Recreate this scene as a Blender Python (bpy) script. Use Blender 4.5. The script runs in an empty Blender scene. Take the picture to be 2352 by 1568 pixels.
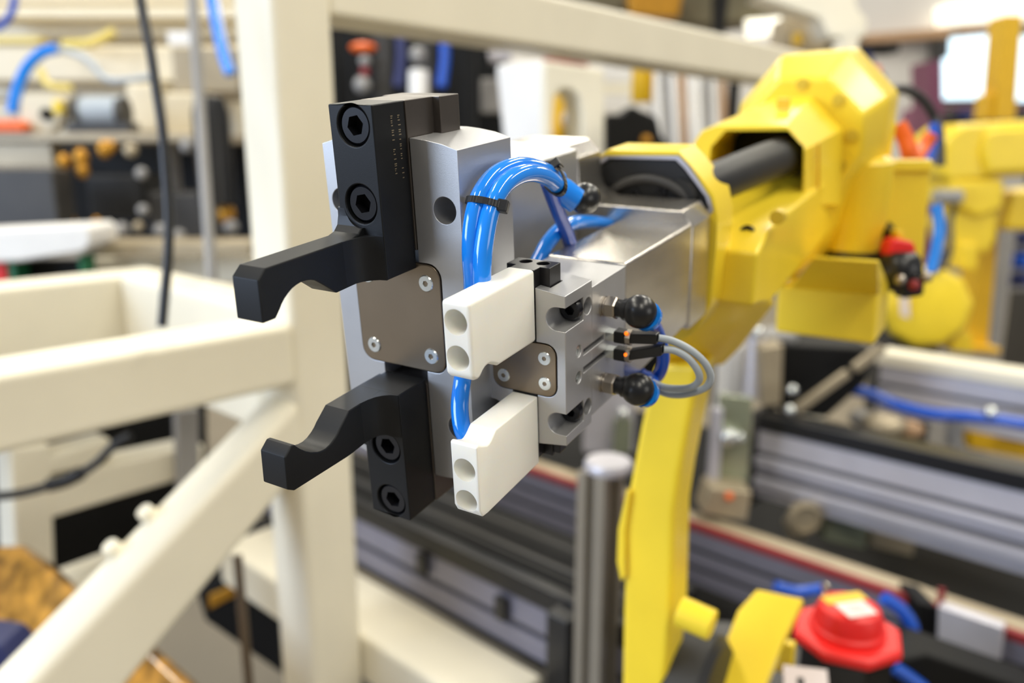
import bpy, bmesh, math, random
from mathutils import Vector as V, Matrix
random.seed(7)
SC = bpy.context.scene
COL = SC.collection
R = math.radians

# ------------------------------------------------------------------ camera, world, lamps, exposure
FPX, CX, CY = 1850.0, 1176.0, 784.0
PITCH, CAMH = R(13.0), 1.35
CAM = V((0, 0, CAMH))
RT = V((1, 0, 0))
FW = V((0, math.cos(PITCH), -math.sin(PITCH)))
DN = V((0, -math.sin(PITCH), -math.cos(PITCH)))

cd = bpy.data.cameras.new('camera')
cam = bpy.data.objects.new('camera', cd)
COL.objects.link(cam)
cam.location = CAM
cam.rotation_euler = (R(90) - PITCH, 0, 0)
cd.sensor_fit = 'HORIZONTAL'
cd.sensor_width = 22.3
cd.lens = FPX / 2352 * 22.3
cd.clip_start = 0.01
cd.clip_end = 100
cd.dof.use_dof = True
cd.dof.focus_distance = 0.312
cd.dof.aperture_fstop = 2.9
cd.dof.aperture_blades = 7
SC.camera = cam

SC.view_settings.view_transform = 'Standard'
SC.view_settings.look = 'None'
SC.view_settings.gamma = 1
SC.view_settings.use_curve_mapping = False
SC.view_settings.exposure = -0.05

w = bpy.data.worlds.new('world')
SC.world = w
w.use_nodes = True
w.node_tree.nodes['Background'].inputs[0].default_value = (0.92, 0.93, 1.0, 1)
w.node_tree.nodes['Background'].inputs[1].default_value = 0.22

def area(name, loc, target, sx, sy, power, col):
    d = bpy.data.lights.new(name, 'AREA')
    d.shape = 'RECTANGLE'
    d.size, d.size_y, d.energy, d.color = sx, sy, power, col
    o = bpy.data.objects.new(name, d)
    COL.objects.link(o)
    o.location = loc
    o.rotation_euler = (V(target) - V(loc)).to_track_quat('-Z', 'Y').to_euler()
    return o
WARM, COOL = (1.0, 0.945, 0.81), (0.62, 0.76, 1.0)
for k, (x, y) in enumerate([(-2.2, -0.6), (-1.5, 1.9), (1.8, 0.2), (-0.9, 4.8), (1.6, 4.2), (0.4, -2.6), (3.6, 2.4), (-3.4, 6.6), (0.4, 7.0), (3.8, 6.4)]):
    area('ceiling_lamp', (x, y, 4.3), (x, y, 0), 0.3, 2.4, 78, WARM)
area('daylight_window', (-4.6, -1.2, 2.1), (0, 1.0, 1.1), 2.6, 2.2, 230, COOL)
area('right_fill', (4.6, -2.6, 2.2), (0, 1.0, 1.3), 2.4, 2.2, 50, (1.0, 0.97, 0.9))  # unseen fill light, added to brighten faces turned to the right

# ------------------------------------------------------------------ pixel and tool frames
def ray(x, y):
    return RT * ((x - CX) / FPX) + DN * ((y - CY) / FPX) + FW
def at(x, y, d):
    return CAM + ray(x, y) * d
def onplane(x, y, p0, n):
    r = ray(x, y)
    return CAM + r * ((V(p0) - CAM).dot(n) / r.dot(n))
def camv(a, b, c):
    return (RT * a + DN * b + FW * c).normalized()
_D = (169 * 1184 + FPX * FPX) / 764
FA = camv(1184, -764, FPX)                 # from the tool back into the robot
VA = -camv(169, _D, FPX)                   # up along the gripper
LA = VA.cross(FA); LA = LA if LA.x > 0 else -LA
TO = at(1300, 850, 0.33)
def T(l, v, s):
    return TO + LA * l + VA * v + FA * s
def ts(x, y, s):
    p = onplane(x, y, T(0, 0, s), FA) - TO
    return p.dot(LA), p.dot(VA)
def PS(x, y, s):
    return onplane(x, y, T(0, 0, s), FA)
def PL(x, y, l):
    return onplane(x, y, T(l, 0, 0), LA)
FH = V((FA.x, FA.y, 0)).normalized()       # robot heading on the floor
LH = V((FH.y, -FH.x, 0))
AX = V((math.sin(R(42.5)), math.cos(R(42.5)), 0))    # machine frame, right and away
BX = V((-AX.y, AX.x, 0))                             # machine frame, left and away
UP = V((0, 0, 1))

# ------------------------------------------------------------------ materials
def lin(c):
    return tuple(((x / 255 + 0.055) / 1.055) ** 2.4 if x / 255 > 0.04045 else x / 255 / 12.92 for x in c)
MATS = {}
def mat(name, rgb, rough=0.5, metal=0.0, var=0.06, scale=40.0, bump=0.0, bscale=300.0, spec=0.5, emit=0.0, sss=0.0,
        coat=0.0, trans=0.0, stretch=None, aniso=0.0):
    m = bpy.data.materials.new(name)
    m.use_nodes = True
    nt = m.node_tree
    b = nt.nodes['Principled BSDF']
    c = lin(rgb)
    tc = nt.nodes.new('ShaderNodeTexCoord')
    mp = nt.nodes.new('ShaderNodeMapping')
    nt.links.new(tc.outputs['Object'], mp.inputs[0])
    if stretch:
        mp.inputs['Scale'].default_value = stretch
    ns = nt.nodes.new('ShaderNodeTexNoise')
    ns.inputs['Scale'].default_value = scale
    ns.inputs['Detail'].default_value = 4
    nt.links.new(mp.outputs[0], ns.inputs['Vector'])
    rp = nt.nodes.new('ShaderNodeValToRGB')
    rp.color_ramp.elements[0].position = 0.3
    rp.color_ramp.elements[1].position = 0.7
    rp.color_ramp.elements[0].color = tuple(x * (1 - var) for x in c) + (1,)
    rp.color_ramp.elements[1].color = tuple(min(1, x * (1 + var)) for x in c) + (1,)
    nt.links.new(ns.outputs['Fac'], rp.inputs[0])
    nt.links.new(rp.outputs[0], b.inputs['Base Color'])
    b.inputs['Roughness'].default_value = rough
    b.inputs['Metallic'].default_value = metal
    b.inputs['Specular IOR Level'].default_value = spec
    b.inputs['Coat Weight'].default_value = coat
    b.inputs['Coat Roughness'].default_value = 0.08
    if sss:
        b.inputs['Subsurface Weight'].default_value = sss
        b.inputs['Subsurface Radius'].default_value = (0.004, 0.003, 0.002)
        b.inputs['Subsurface Scale'].default_value = 1.0
    if trans:
        b.inputs['Transmission Weight'].default_value = trans
    if emit:
        b.inputs['Emission Color'].default_value = c + (1,)
        b.inputs['Emission Strength'].default_value = emit
    if bump:
        n2 = nt.nodes.new('ShaderNodeTexNoise')
        n2.inputs['Scale'].default_value = bscale
        n2.inputs['Detail'].default_value = 3
        nt.links.new(mp.outputs[0], n2.inputs['Vector'])
        bp = nt.nodes.new('ShaderNodeBump')
        bp.inputs['Strength'].default_value = bump
        bp.inputs['Distance'].default_value = 0.001
        nt.links.new(n2.outputs['Fac'], bp.inputs['Height'])
        nt.links.new(bp.outputs[0], b.inputs['Normal'])
    MATS[name] = m
    return m
CREAM = mat('cream_paint', (240, 233, 212), 0.42, var=0.03, scale=9, bump=0.06, bscale=220)
CREAMB = mat('gantry_cream_paint', (222, 211, 184), 0.45, var=0.03, scale=9)
ALU = mat('blasted_aluminium', (194, 194, 195), 0.43, 0.8, var=0.03, scale=60, bump=0.05, bscale=2600)
ALUM = mat('milled_aluminium', (205, 200, 192), 0.27, 0.95, var=0.10, scale=26, bump=0.05, bscale=500, stretch=(1, 1, 4))
STEEL = mat('brushed_steel', (176, 168, 158), 0.3, 1.0, var=0.05, scale=80)
PLATE = mat('nickel_cover', (138, 124, 106), 0.34, 0.95, var=0.04, scale=50, bump=0.03, bscale=1500)
ZINC = mat('zinc_screw', (214, 218, 216), 0.24, 0.9, var=0.06, scale=300)
BLACKA = mat('black_oxide', (23, 24, 26), 0.42, 0.0, var=0.10, scale=70, bump=0.03, bscale=2200, spec=0.26)
BLACKS = mat('black_screw', (26, 26, 30), 0.28, 0.3, var=0.12, scale=300)
CARR = mat('dark_carrier_steel', (86, 80, 75), 0.32, 0.6, var=0.08, scale=90)
CARK = mat('black_carrier', (40, 39, 41), 0.33, 0.4, var=0.10, scale=150)
POM = mat('white_plastic', (247, 243, 232), 0.42, var=0.012, scale=60, sss=0.30, bump=0.03, bscale=900)
HOSE = mat('blue_hose', (26, 136, 242), 0.12, var=0.03, scale=50, spec=0.55, coat=0.5)
HOSED = mat('dark_blue_hose', (30, 84, 190), 0.25, var=0.06, scale=20)
BLKP = mat('black_plastic', (24, 24, 26), 0.32, var=0.12, scale=120)
BLKR = mat('black_rubber', (28, 28, 29), 0.55, var=0.15, scale=60)
GREYC = mat('grey_cable', (170, 178, 184), 0.45, var=0.03, scale=100)
YEL = mat('robot_yellow', (246, 214, 50), 0.36, var=0.03, scale=24, bump=0.05, bscale=260, coat=0.15)
YELB = mat('yellow_bolt', (208, 178, 48), 0.4, var=0.05)
SMUDGE = mat('orange_smudge', (248, 184, 44), 0.4, var=0.05)
YELD = mat('mustard_yellow', (226, 178, 22), 0.45, var=0.06, scale=20)
ORNG = mat('orange_plastic', (240, 106, 30), 0.45, var=0.05)
RED = mat('red_paint', (232, 36, 32), 0.42, var=0.05, scale=30)
REDD = mat('dark_red', (140, 40, 44), 0.5, var=0.08)
WHITE = mat('white_paint', (236, 234, 230), 0.5, var=0.03, scale=12)
LAV = mat('anodised_profile', (204, 202, 210), 0.38, 0.35, var=0.05, scale=18, stretch=(1, 1, 1))
POSTG = mat('grey_tan_profile', (146, 138, 124), 0.4, 0.4, var=0.05, scale=18)
LAVB = mat('shaded_anodised_profile', (134, 134, 152), 0.4, 0.4, var=0.05, scale=18)  # same profile aluminium, with the shade on two rails put into its colour
LAVD = mat('profile_slot', (70, 70, 78), 0.5, 0.5, var=0.08)
GREY = mat('grey_paint', (150, 148, 146), 0.5, var=0.06, scale=14)
DGREY = mat('charcoal_paint', (58, 56, 54), 0.5, var=0.12, scale=14)
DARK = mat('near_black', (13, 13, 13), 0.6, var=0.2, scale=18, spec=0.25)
TAN = mat('tan_metal', (172, 158, 132), 0.42, 0.3, var=0.08, scale=20)
PALEY = mat('pale_yellow_hose', (226, 204, 112), 0.4, var=0.06, scale=20)
BRASS = mat('amber_brass', (190, 136, 40), 0.35, 0.5, var=0.1, scale=40)
NAVY = mat('navy_plastic', (34, 42, 92), 0.45, var=0.1, scale=20)
GREEN = mat('green_plastic', (24, 104, 66), 0.5, var=0.1)
MAROON = mat('maroon_paint', (112, 58, 84), 0.5, var=0.06)
COPPER = mat('copper_board', (180, 144, 108), 0.5, var=0.08)
GLASSG = mat('smoky_bracket', (170, 176, 150), 0.22, 0.5, var=0.08, scale=12)
SCREEN = mat('screen_glow', (214, 240, 255), 0.4, emit=1.7, var=0.02)
LAMP = mat('lamp_glow', (255, 250, 232), 0.4, emit=1.3, var=0.01)
LED = mat('orange_led', (255, 120, 20), 0.4, emit=1.6, var=0.02)
LABEL = mat('white_label', (240, 226, 222), 0.5, var=0.02)
LABY = mat('yellow_label', (232, 190, 40), 0.5, var=0.04)
INK = mat('faded_ink', (186, 150, 150), 0.6, var=0.05)
ENGR = mat('engraved_metal', (150, 136, 112), 0.4, 0.6, var=0.1)
FLOORM = mat('worn_floor', (126, 116, 98), 0.5, var=0.12, scale=2.2, bump=0.05, bscale=40)
WALLM = mat('pale_wall', (214, 210, 204), 0.7, var=0.03, scale=1.5)
AMBER = mat('amber_film', (172, 126, 52), 0.2, var=0.75, scale=22, bump=1.0, bscale=30, coat=0.7, stretch=(2.2, 0.5, 2.2))

# ------------------------------------------------------------------ mesh helpers
class MB:
    def __init__(self):
        self.v, self.f = [], []
    def add(self, vs, fs):
        o = len(self.v)
        self.v += [V(p) for p in vs]
        self.f += [[i + o for i in f] for f in fs]
        return self
    def prism(self, pts, vec):
        n = len(pts); vec = V(vec)
        a = [V(p) for p in pts]; b = [p + vec for p in a]
        return self.add(a + b, [list(range(n))[::-1], list(range(n, 2 * n))] +
                        [[i, (i + 1) % n, n + (i + 1) % n, n + i] for i in range(n)])
    def frustum(self, a, b):
        n = len(a)
        return self.add(list(a) + list(b), [list(range(n))[::-1], list(range(n, 2 * n))] +
                        [[i, (i + 1) % n, n + (i + 1) % n, n + i] for i in range(n)])
    def box(self, o, a, b, c):
        o, a, b, c = V(o), V(a), V(b), V(c)
        return self.prism([o, o + a, o + a + b, o + b], c)
    def bar(self, p, q, wv, hv):                    # a bar from p to q, centred, with full section vectors
        p, q, wv, hv = V(p), V(q), V(wv), V(hv)
        o = p - wv / 2 - hv / 2
        return self.prism([o, o + wv, o + wv + hv, o + hv], q - p)
    def lathe(self, o, ax, prof, n=28, cap=True):
        o, ax = V(o), V(ax).normalized()
        u = ax.orthogonal().normalized(); t = ax.cross(u)
        vs, fs = [], []
        for r, h in prof:
            for k in range(n):
                a = 2 * math.pi * k / n
                vs.append(o + ax * h + (u * math.cos(a) + t * math.sin(a)) * r)
        for i in range(len(prof) - 1):
            for k in range(n):
                fs.append([i * n + k, i * n + (k + 1) % n, (i + 1) * n + (k + 1) % n, (i + 1) * n + k])
        if cap:
            fs.append(list(range(n))[::-1])
            m = (len(prof) - 1) * n
            fs.append([m + k for k in range(n)])
        return self.add(vs, fs)
    def cyl(self, p, q, r, r2=None, n=24):
        p, q = V(p), V(q)
        return self.lathe(p, q - p, [(r, 0), (r if r2 is None else r2, (q - p).length)], n)
    def ell(self, c, r, n=16, m=10, sc=(1, 1, 1), ax=UP):
        return self.lathe(c, ax, [(max(1e-5, r * sc[0] * math.sin(math.pi * i / m)), -r * sc[2] * math.cos(math.pi * i / m)) for i in range(m + 1)], n)
    def tube(self, pts, r, n=14, sub=8, r2=None):
        P = [V(p) for p in pts]
        Q = []
        for i in range(len(P) - 1):
            p0, p1, p2, p3 = P[max(0, i - 1)], P[i], P[i + 1], P[min(len(P) - 1, i + 2)]
            for k in range(sub):
                t = k / sub
                Q.append(0.5 * ((2 * p1) + (p2 - p0) * t + (2 * p0 - 5 * p1 + 4 * p2 - p3) * t * t + (3 * p1 - p0 - 3 * p2 + p3) * t ** 3))
        Q.append(P[-1])
        vs, fs = [], []
        u = None
        N = len(Q)
        for i, p in enumerate(Q):
            tg = (Q[min(N - 1, i + 1)] - Q[max(0, i - 1)]).normalized()
            u = tg.orthogonal().normalized() if u is None else (u - tg * u.dot(tg)).normalized()
            t = tg.cross(u)
            rr = r if r2 is None else r + (r2 - r) * i / (N - 1)
            for k in range(n):
                a = 2 * math.pi * k / n
                vs.append(p + (u * math.cos(a) + t * math.sin(a)) * rr)
        for i in range(N - 1):
            for k in range(n):
                fs.append([i * n + k, i * n + (k + 1) % n, (i + 1) * n + (k + 1) % n, (i + 1) * n + k])
        fs.append(list(range(n))[::-1]); fs.append([(N - 1) * n + k for k in range(n)])
        return self.add(vs, fs)
    def torus(self, c, ax, R1, r, n=28, m=10):
        c, ax = V(c), V(ax).normalized()
        u = ax.orthogonal().normalized(); t = ax.cross(u)
        vs, fs = [], []
        for i in range(n):
            a = 2 * math.pi * i / n
            d = u * math.cos(a) + t * math.sin(a)
            for k in range(m):
                b = 2 * math.pi * k / m
                vs.append(c + d * (R1 + r * math.cos(b)) + ax * r * math.sin(b))
        for i in range(n):
            for k in range(m):
                fs.append([i * m + k, ((i + 1) % n) * m + k, ((i + 1) % n) * m + (k + 1) % m, i * m + (k + 1) % m])
        return self.add(vs, fs)
    def screw(self, c, ax, r, rh, depth, n=24, drop=0.004):   # socket head, its face at c, ax pointing out
        c, ax = V(c), V(ax).normalized()
        u = ax.orthogonal().normalized(); t = ax.cross(u)
        def circ(rr, h):
            return [c + ax * h + (u * math.cos(2 * math.pi * k / n) + t * math.sin(2 * math.pi * k / n)) * rr for k in range(n)]
        def hexa(h):
            out = []
            for k in range(n):
                a = 2 * math.pi * k / n
                b = (a + math.pi / 6) % (math.pi / 3) - math.pi / 6
                rr = rh * math.cos(math.pi / 6) / math.cos(b)
                out.append(c + ax * h + (u * math.cos(a) + t * math.sin(a)) * rr)
            return out
        rings = [circ(r, -drop), circ(r, -r * 0.12), circ(r * 0.9, 0), hexa(0), hexa(-depth)]
        vs = [p for q in rings for p in q]
        fs = []
        for i in range(4):
            for k in range(n):
                fs.append([i * n + k, i * n + (k + 1) % n, (i + 1) * n + (k + 1) % n, (i + 1) * n + k])
        fs.append([4 * n + k for k in range(n)]); fs.append(list(range(n))[::-1])
        return self.add(vs, fs)
    def hull(self, pts):
        bm = bmesh.new()
        for p in pts:
            bm.verts.new(p)
        res = bmesh.ops.convex_hull(bm, input=bm.verts)
        bmesh.ops.delete(bm, geom=[g for g in res['geom_interior'] if isinstance(g, bmesh.types.BMVert)], context='VERTS')
        bmesh.ops.dissolve_limit(bm, angle_limit=R(2), verts=bm.verts, edges=bm.edges)
        bm.verts.index_update()
        self.add([v.co.copy() for v in bm.verts], [[v.index for v in f.verts] for f in bm.faces])
        bm.free()
        return self

def wloc(o):
    p = V((0, 0, 0))
    while o is not None:
        p += o.location
        o = o.parent
    return p
def obj(name, mb, m, parent=None, bevel=0.0, seg=2, smooth=35, label=None, cuts=None, base=None, pre=False):
    vs = mb.v
    if parent is not None:
        org = wloc(parent)
    elif base is not None:
        org = V(base)
    else:
        lo = [min(p[i] for p in vs) for i in range(3)]; hi = [max(p[i] for p in vs) for i in range(3)]
        org = V(((lo[0] + hi[0]) / 2, (lo[1] + hi[1]) / 2, lo[2]))
    def mesh(nm, b):
        me = bpy.data.meshes.new(nm)
        me.from_pydata([p - org for p in b.v], [], b.f)
        bm = bmesh.new(); bm.from_mesh(me)
        bmesh.ops.recalc_face_normals(bm, faces=bm.faces)
        bm.to_mesh(me); bm.free()
        return me
    me = mesh(name, mb)
    o = bpy.data.objects.new(name, me)
    COL.objects.link(o)
    if parent is not None:
        o.parent = parent
    else:
        o.location = org
    if pre and bevel:
        md = o.modifiers.new('bevel', 'BEVEL')
        md.width, md.segments, md.limit_method, md.angle_limit = bevel, seg, 'ANGLE', R(40)
        bpy.context.view_layer.update()
        nm = bpy.data.meshes.new_from_object(o.evaluated_get(bpy.context.evaluated_depsgraph_get()))
        o.modifiers.clear()
        o.data = nm
        bevel = 0
    if cuts is not None:
        for c in cuts:
            co = bpy.data.objects.new('cutter', mesh('cutter', c))
            COL.objects.link(co)
            co.location = org if parent is None else wloc(parent)
            bpy.context.view_layer.update()
            md = o.modifiers.new('b', 'BOOLEAN')
            md.operation, md.solver, md.object = 'DIFFERENCE', 'EXACT', co
            dg = bpy.context.evaluated_depsgraph_get()
            nm = bpy.data.meshes.new_from_object(o.evaluated_get(dg))
            o.modifiers.clear()
            o.data = nm
            bpy.data.objects.remove(co)
        if pre:
            bm = bmesh.new(); bm.from_mesh(o.data)
            bmesh.ops.triangulate(bm, faces=[f for f in bm.faces if len(f.verts) > 4])
            bm.to_mesh(o.data); bm.free()
        o.data.name = name
    o.data.materials.clear()
    o.data.materials.append(m)
    o.data.polygons.foreach_set('use_smooth', [True] * len(o.data.polygons))
    o.data.set_sharp_from_angle(angle=R(smooth))
    if bevel:
        md = o.modifiers.new('bevel', 'BEVEL')
        md.width, md.segments, md.limit_method, md.angle_limit = bevel, seg, 'ANGLE', R(40)
        md.harden_normals = True
        md.use_clamp_overlap = True
    if label:
        o['label'] = label
    return o
def tag(o, label, cat, group=None, kind=None):
    o['label'] = label; o['category'] = cat
    if group: o['group'] = group
    if kind: o['kind'] = kind
    return o
def thing(name, label, cat, loc, group=None):
    o = bpy.data.objects.new(name, None)
    COL.objects.link(o)
    o.empty_display_size = 0.02
    o.location = loc
    return tag(o, label, cat, group)
def struct(name, mb, m):
    o = obj(name, mb, m)
    o['kind'] = 'structure'
    return o
def dup(o, parent, off):
    c = o.copy(); COL.objects.link(c); c.parent = parent
    c.location = o.location + V(off)
    return c

def wbox(x0, y0, x1, y1, d, t, mb=None):
    """box whose front rectangle stands upright, squarely across the room at depth d"""
    mb = mb or MB()
    n = V((0, 1, 0)); p0 = at((x0 + x1) / 2, (y0 + y1) / 2, d)
    a = onplane(x0, (y0 + y1) / 2, p0, n); b = onplane(x1, (y0 + y1) / 2, p0, n)
    zt = onplane((x0 + x1) / 2, y0, p0, n).z; zb = onplane((x0 + x1) / 2, y1, p0, n).z
    return mb.box(V((a.x, a.y, zb)), V((b.x - a.x, 0, 0)), V((0, 0, zt - zb)), V((0, t, 0)))
def wpoly(pts, d, t, mb=None, n=None, c=None):
    """upright plate with the given outline, thickness t along n"""
    mb = mb or MB()
    n = V(n) if n is not None else V((0, 1, 0))
    cx = sum(p[0] for p in pts) / len(pts) if c is None else c[0]
    cy = sum(p[1] for p in pts) / len(pts) if c is None else c[1]
    p0 = at(cx, cy, d)
    return mb.prism([onplane(x, y, p0, n) for x, y in pts], n * t)
def rect2(l0, l1, v0, v1, s):
    return [T(l0, v0, s), T(l1, v0, s), T(l1, v1, s), T(l0, v1, s)]
def rrect(l0, l1, v0, v1, r, s, k=5):
    out = []
    for cl, cv, a0 in ((l1 - r, v1 - r, 0), (l0 + r, v1 - r, 90), (l0 + r, v0 + r, 180), (l1 - r, v0 + r, 270)):
        for i in range(k + 1):
            a = R(a0 + 90 * i / k)
            out.append(T(cl + r * math.cos(a), cv + r * math.sin(a), s))
    return out
def sprof(prof, l0, l1):
    return MB().prism([T(l0, v, s) for s, v in prof], LA * (l1 - l0))

# ------------------------------------------------------------------ setting: floor and walls
struct('floor', MB().box((-7, -4, -0.1), (16, 0, 0), (0, 13, 0), (0, 0, 0.1)), FLOORM)
struct('wall_back', MB().box((-7, 9.0, 0), (16, 0, 0), (0, 0.15, 0), (0, 0, 5.2)), WALLM)
struct('wall_left', MB().box((-7.15, 2.5, 0), (0.15, 0, 0), (0, 6.65, 0), (0, 0, 5.2)), WALLM)

# ------------------------------------------------------------------ cream machine frame
S = 0.085
PC = at(652, 500, 0.955)                       # nearest corner of the post
def fpt(x, y):                                 # a pixel on the frame's front plane
    return onplane(x, y, PC, BX)
fr = thing('steel_framework', 'cream welded square-tube machine frame with tall post, beams and slanting brace', 'frame', (PC.x, PC.y, 0))
obj('post', MB().box(V((PC.x, PC.y, 0)), AX * S, BX * S, UP * (CAMH + 0.62)), CREAM, fr, 0.012, 4)
def fbeam(name, p0, p1, h, bev=0.009):         # horizontal beam along AX between two top-front points
    obj(name, MB().prism([p0, p1, p1 - UP * h, p0 - UP * h], BX * S), CREAM, fr, bev, 3)
zt = fpt(650, 748).z
la = fpt(0, 886)
tl_ = PC + AX * ((la - PC).dot(AX) - 0.18)
fbeam('beam', V((tl_.x, tl_.y, zt)), V((PC.x, PC.y, zt)) + AX * 0.004, 0.078)
zb = fpt(780, 41).z
p_ = V((PC.x, PC.y, zb + 0.079))
fbeam('beam', p_ + AX * (S - 0.003), p_ + AX * 1.62, 0.079)
# brace in the same plane
a0, a1, b0, b1 = fpt(690, 914), fpt(60, 1576), fpt(715, 1056), fpt(320, 1568)
dv = (a1 - a0).normalized()
obj('brace', MB().prism([a0, a0 + dv * 0.75, b1 + dv * 0.12, b0], BX * 0.07), CREAM, fr, 0.013, 4)
# rear members
q = V((PC.x, PC.y, zt + 0.01)) + BX * (S - 0.002)
obj('cross_beam', MB().prism([q, q + AX * S, q + AX * S - UP * 0.17, q - UP * 0.17], BX * 0.42), CREAM, fr, 0.009, 3)
q2 = q + BX * 0.42
obj('rear_beam', MB().prism([q2 + AX * S, q2 + AX * S - UP * 0.19, q2 - AX * 0.95 - UP * 0.19, q2 - AX * 0.95], BX * S), CREAM, fr, 0.009, 3)
zl = onplane(838, 1462, PC, BX).z
def zpt(x, y):
    return onplane(x, y, V((0, 0, zl)), UP)
wd_ = (zpt(1000, 1389) - zpt(1000, 1540)).dot(AX)
le_ = -(zpt(1286, 1525) - PC).dot(BX)
q3 = V((PC.x, PC.y, zl)) + AX * (S + 0.001)
obj('lower_beam', MB().prism([q3 + BX * 0.42, q3 - BX * le_, q3 - BX * le_ + AX * wd_, q3 + BX * 0.42 + AX * wd_], UP * -0.075), CREAM, fr, 0.008, 3)
for x_, y_ in ((398, 1221), (318, 1306)):
    c = a0 + dv * (fpt(x_, y_) - a0).dot(dv) + BX * 0.058
    nrm = BX.cross(dv); nrm = nrm if nrm.z > 0 else -nrm
    obj('bolt', MB().cyl(c - nrm * 0.002, c + nrm * 0.013, 0.011, 0.009), CREAM, fr)

# ------------------------------------------------------------------ tool adapter (milled aluminium)
ad = thing('tool_adapter', 'milled aluminium tool adapter block joining both grippers to the robot wrist', 'adapter', T(-0.035, -0.04, 0.17))
S1, S2 = 0.1522, 0.1839
pl = [(-0.118, -0.034), (-0.118, 0.0675), (-0.0775, 0.0675), (-0.0695, 0.0600), (-0.0690, 0.0470), (-0.0672, 0.0410), (-0.0625, 0.0365),
      (-0.0560, 0.0348), (-0.0060, 0.0348), (0.0004, 0.0261), (0.0010, -0.034)]
obj('flange_plate', MB().prism([T(l, v, S1) for l, v in pl], FA * (S2 - S1)), ALUM, ad, 0.0012, 2)
obj('right_block', sprof([(0.0603, 0.0294), (S1 + 0.001, 0.0280), (S1 + 0.001, -0.0300), (0.0603, -0.0335)], -0.0405, 0.0), ALUM, ad, 0.0012, 2)
obj('left_block', MB().prism(rect2(-0.116, -0.0700, -0.040, 0.0655, 0.0235), FA * (S1 - 0.0225)), ALU, ad, 0.0012, 2)

# ------------------------------------------------------------------ small gripper
VS, LS = -0.0020, -0.0198
sg = thing('small_gripper', 'small silver two-jaw gripper with white plastic jaws and black air fittings', 'gripper', T(LS, -0.036, 0.03))
head = [(0.0, 0.0317), (-0.0134, 0.0335), (-0.0262, 0.0335), (-0.0396, 0.0317), (-0.0396, -0.0352), (-0.0262, -0.0372), (-0.0134, -0.0372), (0.0, -0.0352)]
cuts = []
ch = MB().box(T(LS - 0.0060, -0.06, -0.01), LA * 0.0120, VA * 0.12, FA * 0.0155)
cuts.append(ch)
cuts.append(MB().box(T(LS - 0.0107, -0.06, 0.0048), LA * 0.0214, VA * 0.12, FA * 0.0107))
for sv in (1, -1):
    for sl in (1, -1):
        c = MB(); vc = VS + sv * 0.0235
        cl = -0.0040
        pts = [(0.01, vc - 0.005), (0.01, vc + 0.005)] + [(cl + 0.005 * math.cos(R(a)), vc + 0.005 * math.sin(R(a))) for a in range(90, 271, 15)]
        c.prism([T(l if sl > 0 else 2 * LS - l, v, -0.01) for l, v in pts], FA * 0.0265)
        cuts.append(c)
    cuts.append(MB().cyl(T(0.003, VS + sv * 0.0234, 0.0206), T(-0.0125, VS + sv * 0.0234, 0.0206), 0.0037))
    cuts.append(MB().cyl(T(0.003, VS + sv * 0.0060, 0.0118), T(-0.0012, VS + sv * 0.0060, 0.0118), 0.0027))
for v in (0.0004, -0.0078):
    cuts.append(MB().box(T(-0.0048, v, 0.0164), LA * 0.01, VA * 0.0027, FA * 0.012))
cuts.append(MB().prism(rrect(-0.0356, -0.0042, -0.0140, 0.0100, 0.005, -0.001), FA * 0.0026))
hb = obj('body', MB().prism([T(l, v, 0) for l, v in head], FA * 0.0247), ALU, sg, 0.0004, 2, cuts=cuts)
cuts = [MB().box(T(-0.0048, 0.0004, 0.012), LA * 0.01, VA * 0.0027, FA * 0.026),
        MB().box(T(-0.0048, -0.0078, 0.012), LA * 0.01, VA * 0.0027, FA * 0.029)]
hb2 = obj('housing', MB().box(T(-0.0396, -0.0318, 0.0245), LA * 0.0396, VA * 0.0603, FA * 0.0360), ALU, sg, 0.0004, 2, cuts=cuts)
for sv in (1, -1):
    o = obj('cap_screw', MB().screw(T(-0.0042, VS + sv * 0.0235, 0.0118), -FA, 0.0044, 0.0022, 0.003), BLACKS, sg)
    obj('set_screw', MB().screw(T(-0.0006, VS + sv * 0.0060, 0.0118), LA, 0.0025, 0.0012, 0.0015, drop=0.001), ZINC, sg)
cp = obj('cover_plate', MB().prism(rrect(-0.0353, -0.0045, -0.0137, 0.0097, 0.0048, -0.0004), FA * 0.0016), PLATE, sg, 0.0003, 2)
for l in (-0.0098, -0.0300):
    for v in (0.0035, -0.0079):
        obj('screw', MB().screw(T(l, v, -0.0007), -FA, 0.0031, 0.0011, 0.0014, drop=0.001), ZINC, cp)
# jaw carriers and white jaws
def carrier(name, v0, v1, parent):
    mb = MB().box(T(LS - 0.0057, v0, 0.0002), LA * 0.0114, VA * (v1 - v0), FA * 0.0058)
    mb.box(T(LS - 0.0101, v0, 0.0052), LA * 0.0202, VA * (v1 - v0), FA * 0.0098)
    cut = [MB().cyl(T(LS + dl, v1 - 0.006, 0.0108), T(LS + dl, v1 + 0.01, 0.0108), 0.0027) for dl in (-0.0040, 0.0042)] if v0 > 0 else None
    return obj(name, mb, CARK, parent, 0.0003, 2, cuts=cut)
WL0, WL1 = -0.0257, -0.0134
upw = [(-0.0478, 0.0413), (-0.0478, 0.0128), (-0.0462, 0.0112), (-0.0436, 0.0106), (-0.0424, 0.0114), (-0.0407, 0.0128), (-0.0392, 0.0136), (-0.0377, 0.0139), (-0.0358, 0.0138),
       (-0.0343, 0.0132), (-0.0320, 0.0121), (-0.0300, 0.0109), (-0.0003, 0.0106), (-0.0003, 0.0413)]
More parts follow.
